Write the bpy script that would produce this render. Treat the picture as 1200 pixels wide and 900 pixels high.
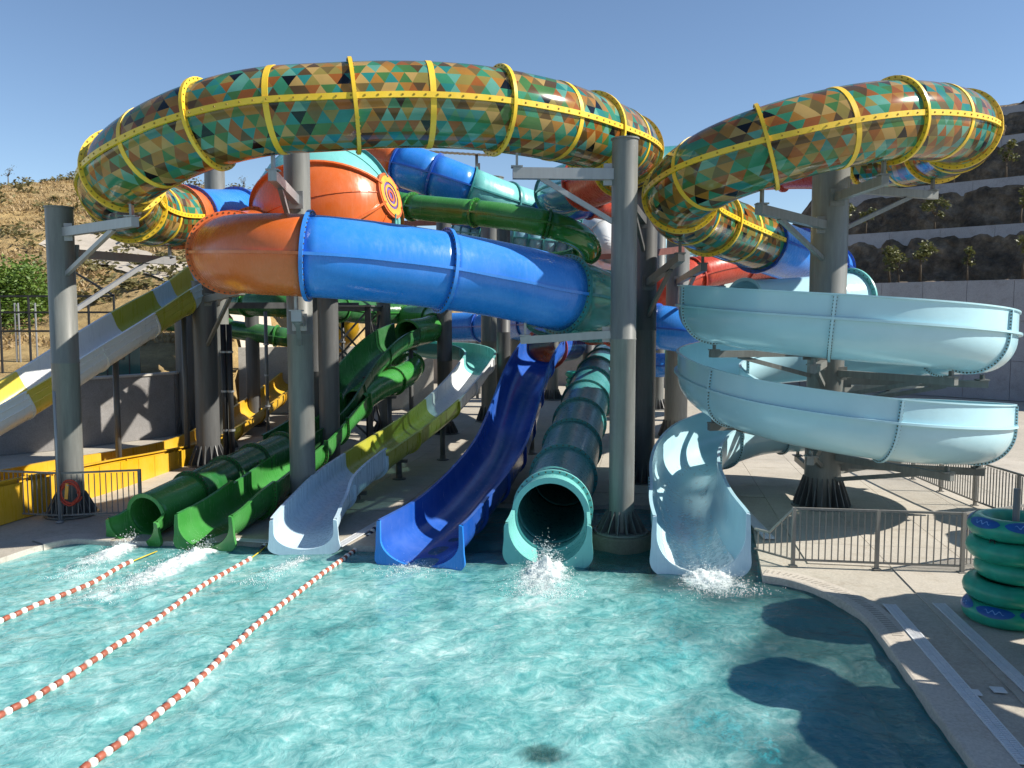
import bpy, bmesh, math, random
import numpy as np
from mathutils import Vector, Matrix, noise
from mathutils.geometry import tessellate_polygon

random.seed(7)
rng = np.random.default_rng(7)
for o in list(bpy.data.objects):
    bpy.data.objects.remove(o)
scene = bpy.context.scene
COL = scene.collection
rad = math.radians

# ------------------------------------------------------------------ camera, sky, sun, exposure
CAM_H = 4.7
PITCH = math.atan(80 / 1000)
cam_data = bpy.data.cameras.new('camera')
cam_data.sensor_width = 36
cam_data.lens = 30.0
cam_data.clip_start = 0.1
cam_data.clip_end = 2000
cam = bpy.data.objects.new('camera', cam_data)
COL.objects.link(cam)
cam.location = (0, 0, CAM_H)
cam.rotation_euler = (rad(90) - PITCH, 0, 0)
scene.camera = cam

SUN_EL, SUN_B = rad(38), rad(7)
SUN = Vector((math.cos(SUN_EL) * math.cos(SUN_B), -math.cos(SUN_EL) * math.sin(SUN_B), math.sin(SUN_EL)))
world = bpy.data.worlds.new('World')
scene.world = world
world.use_nodes = True
wn = world.node_tree.nodes
sky = wn.new('ShaderNodeTexSky')
sky.sky_type = 'NISHITA'
sky.sun_disc = False
sky.sun_elevation = SUN_EL
sky.sun_rotation = math.atan2(SUN.x, SUN.y)
sky.altitude = 1200
sky.air_density = 1.0
sky.dust_density = 0.08
sky.ozone_density = 2.6
wn['Background'].inputs['Strength'].default_value = 0.086
world.node_tree.links.new(sky.outputs[0], wn['Background'].inputs['Color'])

sun_data = bpy.data.lights.new('sun', 'SUN')
sun_data.energy = 5.0
sun_data.angle = rad(0.53)
sun_data.color = (1.0, 0.94, 0.84)
sun = bpy.data.objects.new('sun', sun_data)
COL.objects.link(sun)
sun.location = (30, -15, 40)
sun.rotation_euler = SUN.to_track_quat('Z', 'Y').to_euler()

scene.view_settings.view_transform = 'Standard'
scene.view_settings.look = 'None'
scene.view_settings.exposure = 0.75
scene.view_settings.gamma = 1.0
scene.render.engine = 'CYCLES'
scene.render.resolution_x, scene.render.resolution_y = 1024, 768

# ------------------------------------------------------------------ helpers
_F = Vector((0, math.cos(PITCH), -math.sin(PITCH)))
_U = Vector((0, math.sin(PITCH), math.cos(PITCH)))


def P(x, y, d):
    """survey point: bearing (x, y) read off the photo at ground distance d (metres) -> world"""
    v = _F + _U * ((450 - y) / 1000) + Vector(((x - 600) / 1000, 0, 0))
    v = v * (d / v.y)
    return Vector((v.x, v.y, v.z + CAM_H))


def G(x, y, z=0.0):
    """ground point seen at (x, y) on the horizontal plane z"""
    v = _F + _U * ((450 - y) / 1000) + Vector(((x - 600) / 1000, 0, 0))
    v = v * ((z - CAM_H) / v.z)
    return Vector((v.x, v.y, z))


def make_mesh(name, verts, faces, mat=None, smooth=False):
    me = bpy.data.meshes.new(name)
    me.from_pydata([tuple(v) for v in verts], [], faces)
    if mat:
        me.materials.append(mat)
    if smooth:
        me.polygons.foreach_set('use_smooth', [True] * len(me.polygons))
    me.update()
    return me


def tag(o, label=None, cat=None, group=None, kind=None):
    if label: o['label'] = label
    if cat: o['category'] = cat
    if group: o['group'] = group
    if kind: o['kind'] = kind
    return o


def thing(name, loc, label, cat, group=None):
    o = bpy.data.objects.new(name, None)
    o.empty_display_size = 0.2
    COL.objects.link(o)
    o.location = loc
    return tag(o, label, cat, group)


def root_loc(o):
    l = Vector((0, 0, 0))
    while o is not None:
        l = l + o.location
        o = o.parent
    return l


def part(name, verts, faces, mat, parent=None, smooth=False, kind=None):
    """verts in world coordinates; parents are never rotated when this is used"""
    if parent is not None:
        l = root_loc(parent)
        verts = [(v[0] - l.x, v[1] - l.y, v[2] - l.z) for v in verts]
    me = make_mesh(name, verts, faces, mat, smooth)
    o = bpy.data.objects.new(name, me)
    COL.objects.link(o)
    if parent is not None:
        o.parent = parent
    if kind: o['kind'] = kind
    return o


def inst(name, me, loc, parent=None, rot=(0, 0, 0), scale=(1, 1, 1)):
    o = bpy.data.objects.new(name, me)
    COL.objects.link(o)
    if parent is not None:
        o.parent = parent
        loc = Vector(loc) - root_loc(parent)
    o.location = loc
    o.rotation_euler = rot
    o.scale = scale
    return o


class MB:
    def __init__(s):
        s.v, s.f = [], []

    def add(s, v, f):
        n = len(s.v)
        s.v += [tuple(a) for a in v]
        s.f += [tuple(i + n for i in q) for q in f]
        return s

    def box(s, c, sz, rz=0.0):
        cx, cy, cz = c
        a, b = math.cos(rz), math.sin(rz)
        vs = []
        for z in (-.5, .5):
            for x, y in ((-.5, -.5), (.5, -.5), (.5, .5), (-.5, .5)):
                X, Y = x * sz[0], y * sz[1]
                vs.append((cx + X * a - Y * b, cy + X * b + Y * a, cz + z * sz[2]))
        return s.add(vs, [(3, 2, 1, 0), (4, 5, 6, 7), (0, 1, 5, 4), (1, 2, 6, 5), (2, 3, 7, 6), (3, 0, 4, 7)])

    def beam(s, p, q, w, h):
        p, q = Vector(p), Vector(q)
        t = (q - p).normalized()
        up = Vector((0, 0, 1)) if abs(t.z) < .95 else Vector((0, 1, 0))
        a = t.cross(up).normalized() * (w / 2)
        b = a.cross(t).normalized() * (h / 2)
        vs = [p - a - b, p + a - b, p + a + b, p - a + b, q - a - b, q + a - b, q + a + b, q - a + b]
        return s.add(vs, [(0, 1, 2, 3), (7, 6, 5, 4), (1, 0, 4, 5), (2, 1, 5, 6), (3, 2, 6, 7), (0, 3, 7, 4)])

    def tube(s, pts, radii, n=12, caps=True):
        rings = []
        for i, p in enumerate(pts):
            p = Vector(p)
            t = (Vector(pts[min(i + 1, len(pts) - 1)]) - Vector(pts[max(i - 1, 0)])).normalized()
            up = Vector((0, 0, 1)) if abs(t.z) < .95 else Vector((0, 1, 0))
            a = t.cross(up).normalized()
            b = a.cross(t).normalized()
            r = radii[i] if hasattr(radii, '__len__') else radii
            rings.append([p + a * (r * math.cos(2 * math.pi * k / n)) + b * (r * math.sin(2 * math.pi * k / n)) for k in range(n)])
        v = [x for rg in rings for x in rg]
        f = []
        for i in range(len(rings) - 1):
            for k in range(n):
                f.append((i * n + k, i * n + (k + 1) % n, (i + 1) * n + (k + 1) % n, (i + 1) * n + k))
        if caps:
            f.append(tuple(reversed(range(n))))
            f.append(tuple((len(rings) - 1) * n + k for k in range(n)))
        return s.add(v, f)

    def lathe(s, c, prof, n=24, cap=True):
        c = Vector(c)
        v, f = [], []
        for r, z in prof:
            for k in range(n):
                a = 2 * math.pi * k / n
                v.append((c.x + r * math.cos(a), c.y + r * math.sin(a), c.z + z))
        for i in range(len(prof) - 1):
            for k in range(n):
                f.append((i * n + k, i * n + (k + 1) % n, (i + 1) * n + (k + 1) % n, (i + 1) * n + k))
        if cap:
            f.append(tuple(reversed(range(n))))
            f.append(tuple((len(prof) - 1) * n + k for k in range(n)))
        return s.add(v, f)

    def build(s, name, mat, parent=None, smooth=False, kind=None):
        return part(name, s.v, s.f, mat, parent, smooth, kind)


def auto_smooth(o, ang=40):
    me = o.data
    me.polygons.foreach_set('use_smooth', [True] * len(me.polygons))
    me.set_sharp_from_angle(angle=rad(ang))
    return o


# ------------------------------------------------------------------ materials
MATS = {}


def newmat(name):
    m = bpy.data.materials.new(name)
    m.use_nodes = True
    nt = m.node_tree
    b = nt.nodes['Principled BSDF']
    MATS[name] = m
    return m, nt, b


def N(nt, kind, **kw):
    n = nt.nodes.new(kind)
    for k, v in kw.items():
        if k in n.inputs:
            n.inputs[k].default_value = v
        else:
            setattr(n, k, v)
    return n


def ramp(nt, stops):
    r = nt.nodes.new('ShaderNodeValToRGB')
    el = r.color_ramp.elements
    while len(el) < len(stops):
        el.new(0.5)
    for e, (p, c) in zip(el, stops):
        e.position = p
        e.color = (*c, 1) if len(c) == 3 else c
    return r


def mixrgb(nt, a, b, fac, mode='MIX'):
    m = nt.nodes.new('ShaderNodeMix')
    m.data_type = 'RGBA'
    m.blend_type = mode
    for sock, val in ((m.inputs[0], fac), (m.inputs[6], a), (m.inputs[7], b)):
        if hasattr(val, 'is_linked') or hasattr(val, 'links'):
            nt.links.new(val, sock)
        elif isinstance(val, (int, float)):
            sock.default_value = val
        else:
            sock.default_value = (*val, 1) if len(val) == 3 else val
    return m.outputs[2]


def coords(nt, scale=(1, 1, 1)):
    g = nt.nodes.new('ShaderNodeNewGeometry')
    mp = nt.nodes.new('ShaderNodeMapping')
    mp.inputs['Scale'].default_value = scale
    nt.links.new(g.outputs['Position'], mp.inputs['Vector'])
    return mp.outputs[0]


def fiberglass(name, col, trans=0.0, rough=0.22, vary=0.12, fade=0.06):
    """gel-coated fibreglass: glossy, slightly faded and streaked"""
    m, nt, b = newmat(name)
    c = coords(nt, (1, 1, 1))
    n1 = N(nt, 'ShaderNodeTexNoise', Scale=0.9, Detail=5.0, Roughness=0.65)
    nt.links.new(c, n1.inputs['Vector'])
    dark = tuple(x * (1 - vary) for x in col)
    lite = tuple(min(1, x * (1 - fade) + fade * 0.75) for x in col)
    r = ramp(nt, [(0.32, dark), (0.68, lite)])
    nt.links.new(n1.outputs[0], r.inputs[0])
    # vertical water-scale streaks
    cs = coords(nt, (7, 7, 0.8))
    n2 = N(nt, 'ShaderNodeTexNoise', Scale=1.6, Detail=4.0, Roughness=0.7)
    nt.links.new(cs, n2.inputs['Vector'])
    r2 = ramp(nt, [(0.58, (0, 0, 0)), (0.8, (1, 1, 1))])
    nt.links.new(n2.outputs[0], r2.inputs[0])
    grey = tuple(min(1, x * 0.7 + 0.12) for x in col)
    sf = N(nt, 'ShaderNodeMath', operation='MULTIPLY')
    sf.inputs[1].default_value = 0.22
    nt.links.new(r2.outputs[0], sf.inputs[0])
    base = mixrgb(nt, r.outputs[0], grey, sf.outputs[0])
    nt.links.new(base, b.inputs['Base Color'])
    rr = ramp(nt, [(0.3, (rough * 0.8,) * 3), (0.75, (min(1, rough * 1.9),) * 3)])
    nt.links.new(n2.outputs[0], rr.inputs[0])
    nt.links.new(rr.outputs[0], b.inputs['Roughness'])
    b.inputs['Specular IOR Level'].default_value = 0.5
    nb = N(nt, 'ShaderNodeTexNoise', Scale=3.0, Detail=2.0)
    nt.links.new(c, nb.inputs['Vector'])
    bp = N(nt, 'ShaderNodeBump', Strength=0.08, Distance=0.05)
    nt.links.new(nb.outputs[0], bp.inputs['Height'])
    nt.links.new(bp.outputs[0], b.inputs['Normal'])
    if trans > 0:
        t = N(nt, 'ShaderNodeBsdfTranslucent')
        nt.links.new(base, t.inputs['Color'])
        mx = N(nt, 'ShaderNodeMixShader')
        mx.inputs[0].default_value = trans
        nt.links.new(b.outputs[0], mx.inputs[1])
        nt.links.new(t.outputs[0], mx.inputs[2])
        nt.links.new(mx.outputs[0], nt.nodes['Material Output'].inputs['Surface'])
    return m


def clear_fiberglass(name, col, clear=0.5):
    """see-through tinted fibreglass"""
    m, nt, b = newmat(name)
    b.inputs['Base Color'].default_value = (*col, 1)
    b.inputs['Roughness'].default_value = 0.1
    tr = N(nt, 'ShaderNodeBsdfTransparent')
    tint = tuple(min(1, x * 0.6 + 0.35) for x in col)
    tr.inputs['Color'].default_value = (*tint, 1)
    n1 = N(nt, 'ShaderNodeTexNoise', Scale=1.2, Detail=4.0)
    nt.links.new(coords(nt), n1.inputs['Vector'])
    r = ramp(nt, [(0.3, (clear + .12,) * 3), (0.7, (clear - .15,) * 3)])
    nt.links.new(n1.outputs[0], r.inputs[0])
    mx = N(nt, 'ShaderNodeMixShader')
    nt.links.new(r.outputs[0], mx.inputs[0])
    nt.links.new(b.outputs[0], mx.inputs[1])
    nt.links.new(tr.outputs[0], mx.inputs[2])
    nt.links.new(mx.outputs[0], nt.nodes['Material Output'].inputs['Surface'])
    return m


def painted_steel(name, col, rough=0.42, metallic=0.0, streak=0.3):
    m, nt, b = newmat(name)
    c = coords(nt, (5, 5, 0.5))
    n1 = N(nt, 'ShaderNodeTexNoise', Scale=1.5, Detail=6.0, Roughness=0.7)
    nt.links.new(c, n1.inputs['Vector'])
    r = ramp(nt, [(0.3, tuple(x * (1 - streak) for x in col)), (0.6, col), (0.8, tuple(min(1, x * (1 + streak)) for x in col))])
    nt.links.new(n1.outputs[0], r.inputs[0])
    n2 = N(nt, 'ShaderNodeTexNoise', Scale=14.0, Detail=6.0, Roughness=0.8)
    nt.links.new(coords(nt), n2.inputs['Vector'])
    r2 = ramp(nt, [(0.66, (0, 0, 0)), (0.74, (1, 1, 1))])
    nt.links.new(n2.outputs[0], r2.inputs[0])
    f = N(nt, 'ShaderNodeMath', operation='MULTIPLY')
    f.inputs[1].default_value = 0.25
    nt.links.new(r2.outputs[0], f.inputs[0])
    nt.links.new(mixrgb(nt, r.outputs[0], tuple(min(1, x * 1.7 + .05) for x in col), f.outputs[0]), b.inputs['Base Color'])
    b.inputs['Roughness'].default_value = rough
    b.inputs['Metallic'].default_value = metallic
    return m


def plain(name, col, rough=0.6, metallic=0.0, spec=0.4):
    m, nt, b = newmat(name)
    n1 = N(nt, 'ShaderNodeTexNoise', Scale=6.0, Detail=4.0)
    nt.links.new(coords(nt), n1.inputs['Vector'])
    r = ramp(nt, [(0.3, tuple(x * .82 for x in col)), (0.7, tuple(min(1, x * 1.1) for x in col))])
    nt.links.new(n1.outputs[0], r.inputs[0])
    nt.links.new(r.outputs[0], b.inputs['Base Color'])
    b.inputs['Roughness'].default_value = rough
    b.inputs['Metallic'].default_value = metallic
    b.inputs['Specular IOR Level'].default_value = spec
    return m


def concrete(name, col, stain=0.25, scale=1.0, bump=0.15, rough=0.85):
    m, nt, b = newmat(name)
    c = coords(nt, (scale,) * 3)
    n1 = N(nt, 'ShaderNodeTexNoise', Scale=0.35, Detail=7.0, Roughness=0.65)
    n2 = N(nt, 'ShaderNodeTexNoise', Scale=22.0, Detail=6.0, Roughness=0.75)
    n3 = N(nt, 'ShaderNodeTexNoise', Scale=2.2, Detail=6.0, Roughness=0.7)
    for n in (n1, n2, n3):
        nt.links.new(c, n.inputs['Vector'])
    r1 = ramp(nt, [(0.3, tuple(x * (1 - stain) for x in col)), (0.65, col)])
    nt.links.new(n1.outputs[0], r1.inputs[0])
    r2 = ramp(nt, [(0.35, (0.78,) * 3), (0.65, (1.08,) * 3)])
    nt.links.new(n2.outputs[0], r2.inputs[0])
    r3 = ramp(nt, [(0.28, (0.72, 0.68, 0.62)), (0.5, (1, 1, 1))])
    nt.links.new(n3.outputs[0], r3.inputs[0])
    a = mixrgb(nt, r1.outputs[0], r2.outputs[0], 1.0, 'MULTIPLY')
    a = mixrgb(nt, a, r3.outputs[0], 0.6, 'MULTIPLY')
    nt.links.new(a, b.inputs['Base Color'])
    b.inputs['Roughness'].default_value = rough
    bp = N(nt, 'ShaderNodeBump', Strength=bump, Distance=0.02)
    nt.links.new(n2.outputs[0], bp.inputs['Height'])
    nt.links.new(bp.outputs[0], b.inputs['Normal'])
    return m


M_yel = fiberglass('yellow_gelcoat', (0.80, 0.52, 0.012), rough=0.3)
M_org = fiberglass('orange_gelcoat', (0.66, 0.125, 0.010), trans=0.06, rough=0.2)
M_red = fiberglass('red_gelcoat', (0.50, 0.045, 0.012), trans=0.06)
M_blue = fiberglass('blue_gelcoat', (0.012, 0.20, 0.66), rough=0.2)
M_dblue = fiberglass('deep_blue_gelcoat', (0.004, 0.080, 0.42), rough=0.16)
M_teal = fiberglass('teal_gelcoat', (0.03, 0.22, 0.22), rough=0.25)
M_lteal = fiberglass('pale_turquoise_gelcoat', (0.16, 0.50, 0.47), rough=0.25)
M_lblue = fiberglass('light_blue_gelcoat', (0.45, 0.71, 0.79), trans=0.10, rough=0.16, vary=0.06, fade=0.03)
M_pblue = fiberglass('pale_blue_gelcoat', (0.50, 0.66, 0.76), rough=0.22, vary=0.07)
M_green = fiberglass('green_gelcoat', (0.03, 0.23, 0.03), trans=0.05, rough=0.18)
M_dgreen = fiberglass('dark_green_gelcoat', (0.014, 0.12, 0.024), trans=0.03, rough=0.18)
M_white = fiberglass('white_gelcoat', (0.72, 0.74, 0.74), rough=0.25, vary=0.08)
M_lemon = fiberglass('lemon_gelcoat', (0.72, 0.57, 0.06), rough=0.25)
M_olive = fiberglass('yellow_green_gelcoat', (0.42, 0.42, 0.035), rough=0.25)
M_gold = fiberglass('golden_gelcoat', (0.70, 0.40, 0.012), rough=0.25, trans=0.08)
M_tclear = clear_fiberglass('clear_teal_fibreglass', (0.12, 0.40, 0.37), 0.52)
M_gclear = clear_fiberglass('clear_green_fibreglass', (0.03, 0.2, 0.04), 0.22)
M_bclear = clear_fiberglass('clear_pale_blue_fibreglass', (0.22, 0.42, 0.50), 0.15)
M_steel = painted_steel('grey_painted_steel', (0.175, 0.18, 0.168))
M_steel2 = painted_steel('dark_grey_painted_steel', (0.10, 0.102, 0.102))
M_galv = painted_steel('galvanised_steel', (0.31, 0.32, 0.33), rough=0.35, metallic=0.3, streak=0.15)
M_rail = painted_steel('grey_railing_paint', (0.22, 0.21, 0.19), rough=0.45)
M_black = plain('black_steel', (0.02, 0.021, 0.023), rough=0.45)
M_bolt = plain('dull_bolt_heads', (0.10, 0.085, 0.05), rough=0.45, metallic=0.4)
M_ybolt = plain('shaded_yellow_bolt_heads', (0.28, 0.18, 0.02), rough=0.5)  # flange yellow darkened: shade put into the bolt-head colour
M_deck = concrete('deck_concrete', (0.46, 0.42, 0.35), stain=0.2)
M_slab = concrete('deck_slab_concrete', (0.50, 0.455, 0.385), stain=0.22)
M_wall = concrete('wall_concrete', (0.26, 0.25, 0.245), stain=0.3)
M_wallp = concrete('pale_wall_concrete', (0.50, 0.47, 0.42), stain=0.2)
M_wallb = concrete('blue_grey_wall_concrete', (0.36, 0.37, 0.40), stain=0.2)
M_foot = concrete('wet_footing_concrete', (0.17, 0.155, 0.12), stain=0.4)
M_rope = plain('yellow_cord', (0.55, 0.42, 0.03))
M_fwhite = plain('white_float_plastic', (0.76, 0.72, 0.64), rough=0.4)
M_fred = plain('faded_red_float_plastic', (0.30, 0.085, 0.05), rough=0.5)
M_fdark = plain('navy_float_plastic', (0.02, 0.025, 0.05), rough=0.4)
M_ring = plain('sea_green_vinyl', (0.02, 0.30, 0.20), rough=0.3)
M_ringb = plain('blue_vinyl_print', (0.008, 0.085, 0.30), rough=0.3)
M_ringl = plain('pale_blue_vinyl_print', (0.15, 0.33, 0.62), rough=0.3)
M_hose = plain('red_hose_rubber', (0.50, 0.06, 0.03), rough=0.5)
M_drain = painted_steel('white_drain_grating', (0.60, 0.61, 0.62), rough=0.5, streak=0.12)
M_roof = painted_steel('corrugated_roof', (0.30, 0.29, 0.27), rough=0.5)
M_purple = plain('purple_gelcoat', (0.16, 0.10, 0.30), rough=0.3)
M_amber = plain('amber_gelcoat', (0.78, 0.36, 0.04), rough=0.3)
M_canvas = plain('canvas', (0.6, 0.57, 0.5), rough=0.9)
M_bark = plain('bark', (0.10, 0.075, 0.05), rough=0.9)


def tri_material():
    m, nt, b = newmat('triangle_print_fibreglass')
    at = N(nt, 'ShaderNodeAttribute', attribute_name='Col')
    n1 = N(nt, 'ShaderNodeTexNoise', Scale=2.0, Detail=4.0)
    nt.links.new(coords(nt), n1.inputs['Vector'])
    r = ramp(nt, [(0.3, (0.8,) * 3), (0.7, (1.05,) * 3)])
    nt.links.new(n1.outputs[0], r.inputs[0])
    base = mixrgb(nt, at.outputs['Color'], r.outputs[0], 1.0, 'MULTIPLY')
    nt.links.new(base, b.inputs['Base Color'])
    b.inputs['Roughness'].default_value = 0.13
    b.inputs['Coat Weight'].default_value = 0.3
    b.inputs['Coat Roughness'].default_value = 0.06
    t = N(nt, 'ShaderNodeBsdfTranslucent')
    nt.links.new(base, t.inputs['Color'])
    mx = N(nt, 'ShaderNodeMixShader')
    mx.inputs[0].default_value = 0.25
    nt.links.new(b.outputs[0], mx.inputs[1])
    nt.links.new(t.outputs[0], mx.inputs[2])
    nt.links.new(mx.outputs[0], nt.nodes['Material Output'].inputs['Surface'])
    return m


M_tri = tri_material()


# ================================================================== SETTING
AX = rad(9)
FW = Vector((math.sin(AX), math.cos(AX), 0))      # pool axis, away from camera
RT = Vector((math.cos(AX), -math.sin(AX), 0))
WATER_Z = -0.13


def in_poly(x, y, poly):
    c = False
    j = len(poly) - 1
    for i in range(len(poly)):
        xi, yi = poly[i]
        xj, yj = poly[j]
        if (yi > y) != (yj > y) and x < (xj - xi) * (y - yi) / (yj - yi) + xi:
            c = not c
        j = i
    return c


def smooth_chain(pts, n=6):
    out = []
    for i in range(len(pts) - 1):
        p0, p1, p2, p3 = pts[max(i - 1, 0)], pts[i], pts[i + 1], pts[min(i + 2, len(pts) - 1)]
        for k in range(n):
            t = k / n
            out.append(tuple(0.5 * (2 * p1[a] + (p2[a] - p0[a]) * t + (2 * p0[a] - 5 * p1[a] + 4 * p2[a] - p3[a]) * t * t
                                    + (3 * p1[a] - p0[a] - 3 * p2[a] + p3[a]) * t ** 3) for a in (0, 1)))
    out.append(tuple(pts[-1][:2]))
    return out


g2 = lambda x, y: tuple(G(x, y))[:2]
right_edge = [(2.3, -8.0), (3.6, 0.0)] + smooth_chain([(4.92 + FW.x * .65 * i, 8.9 + FW.y * .65 * i) for i in range(6)] + [(5.51, 12.76), (5.53, 13.4), (5.43, 14.0), (5.2, 14.56), (4.9, 14.98), (4.56, 15.2)], 4)
alcove = [g2(880, 604), g2(866, 592), g2(560, 590), g2(496, 592), g2(452, 638)]
left_edge = [g2(440, 639), g2(300, 634), g2(130, 633)] + smooth_chain([g2(105, 632), g2(80, 632), g2(40, 640), g2(0, 653)], 4) + [(-13.5, 14.6), (-16.5, 11), (-18, 5), (-18, -8)]
POOL = right_edge + alcove + left_edge

# deck: one sheet with the pool cut out
outer = [(-60, -30), (70, -30), (70, 90), (-60, 90)]
polys = [[Vector((x, y, 0)) for x, y in outer], [Vector((x, y, 0)) for x, y in reversed(POOL)]]
tris = tessellate_polygon(polys)
dv = [(x, y, -0.02) for x, y in outer] + [(x, y, -0.02) for x, y in reversed(POOL)]
deck = tag(part('deck', dv, [tuple(t) for t in tris], M_deck), kind='structure')
bm = bmesh.new(); bm.from_mesh(deck.data); bmesh.ops.recalc_face_normals(bm, faces=bm.faces)
if sum(f.normal.z for f in bm.faces) < 0: bmesh.ops.reverse_faces(bm, faces=bm.faces)
bm.to_mesh(deck.data); bm.free()

ground = tag(part('ground', [(-900, -900, -1.6), (900, -900, -1.6), (900, 900, -1.6), (-900, 900, -1.6)], [(0, 1, 2, 3)],
                  concrete('dry_earth', (0.30, 0.23, 0.14), stain=0.3)), kind='structure')


def pool_material():
    m, nt, b = newmat('pool_tile')
    n = N(nt, 'ShaderNodeTexNoise', Scale=0.8, Detail=3.0)
    nt.links.new(coords(nt), n.inputs['Vector'])
    r = ramp(nt, [(0.3, (0.08, 0.50, 0.55)), (0.7, (0.15, 0.60, 0.63))])
    nt.links.new(n.outputs[0], r.inputs[0])
    nt.links.new(r.outputs[0], b.inputs['Base Color'])
    b.inputs['Roughness'].default_value = 0.5
    return m


M_pool = pool_material()
n = len(POOL)
pf = [(i, (i + 1) % n, n + (i + 1) % n, n + i) for i in range(n)]
tag(part('pool_wall', [(x, y, -0.22) for x, y in POOL] + [(x, y, -1.25) for x, y in POOL], pf, M_pool), kind='structure')
tag(part('pool_edge', [(x, y, -0.02) for x, y in POOL] + [(x, y, -0.22) for x, y in POOL], pf, M_wallp), kind='structure')
tag(part('pool_floor', [(-19, -9, -1.25), (7, -9, -1.25), (7, 25, -1.25), (-19, 25, -1.25)], [(0, 1, 2, 3)], M_pool), kind='structure')

# kerb round the right-hand curve of the pool, with overflow slots
edge = right_edge[1:]
E = [Vector((x, y, 0)) for x, y in edge]
offs = []
for i, p in enumerate(E):
    t = (E[min(i + 1, len(E) - 1)] - E[max(i - 1, 0)]).normalized()
    offs.append(Vector((t.y, -t.x, 0)))
prof = [(-0.02, -0.20), (-0.02, -0.03), (-0.012, -0.004), (0.02, 0.006), (0.44, 0.006), (0.445, -0.02)]
kv, kf = [], []
for p, o_ in zip(E, offs):
    for a, z in prof:
        kv.append((p.x + o_.x * a, p.y + o_.y * a, z))
k = len(prof)
for i in range(len(E) - 1):
    for j in range(k - 1):
        kf.append((i * k + j, i * k + j + 1, (i + 1) * k + j + 1, (i + 1) * k + j))
kerb = tag(part('pool_kerb', kv, kf, concrete('kerb_concrete', (0.52, 0.47, 0.40), stain=0.15)), kind='structure')
mb = MB()
acc = 0
for i in range(22, len(E) - 1):
    seg = E[i + 1] - E[i]
    L = seg.length
    while acc < L:
        p = E[i].lerp(E[i + 1], acc / L) + offs[i] * 0.24
        mb.box((p.x, p.y, 0.0085), (0.16, 0.035, 0.003), math.atan2(offs[i].y, offs[i].x))
        acc += 0.085
    acc -= L
mb.build('overflow_slots', plain('slot_gap', (0.33, 0.3, 0.255), rough=0.9), kerb, kind='stuff')
# kerb round the left-hand curve
E2 = [Vector((x, y, 0)) for x, y in left_edge[2:11]]
kv, kf = [], []
for i, p in enumerate(E2):
    t = (E2[min(i + 1, len(E2) - 1)] - E2[max(i - 1, 0)]).normalized()
    o_ = Vector((t.y, -t.x, 0))
    for a, z in prof:
        kv.append((p.x + o_.x * a, p.y + o_.y * a, z))
for i in range(len(E2) - 1):
    for j in range(k - 1):
        kf.append((i * k + j, i * k + j + 1, (i + 1) * k + j + 1, (i + 1) * k + j))
tag(part('pool_kerb', kv, kf, MATS['kerb_concrete']), kind='structure')

# deck slabs, each its own piece
slab_me = MB().box((0, 0, 0), (1.488, 1.488, 0.03))
slab_mesh = make_mesh('slab', slab_me.v, slab_me.f, M_slab)
kerb_poly = [(p.x + o_.x * 0.46, p.y + o_.y * 0.46) for p, o_ in zip(E, offs)] + [(3, 20), (-5, 20), (-5, 0)]
cnt = 0
cells = []
for a in range(-10, 12):
    for b_ in range(-12, 14):
        c = Vector((4, 20, 0)) + RT * (a * 1.5) + FW * (b_ * 1.5)
        if not (-13 < c.x < 16 and 8 < c.y < 38) or (c.x < 2.5 and c.y < 19.5): continue
        bad = False
        for u in (-.76, 0, .76):
            for w in (-.76, 0, .76):
                q = c + RT * u + FW * w
                if in_poly(q.x, q.y, POOL) or in_poly(q.x, q.y, kerb_poly): bad = True
        if not bad: cells.append((c.y, c))
cells.sort(key=lambda t: t[0])
for _, c in cells[:290]:
    inst('slab', slab_mesh, (c.x, c.y, -0.015), deck, rot=(0, 0, -AX))


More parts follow.
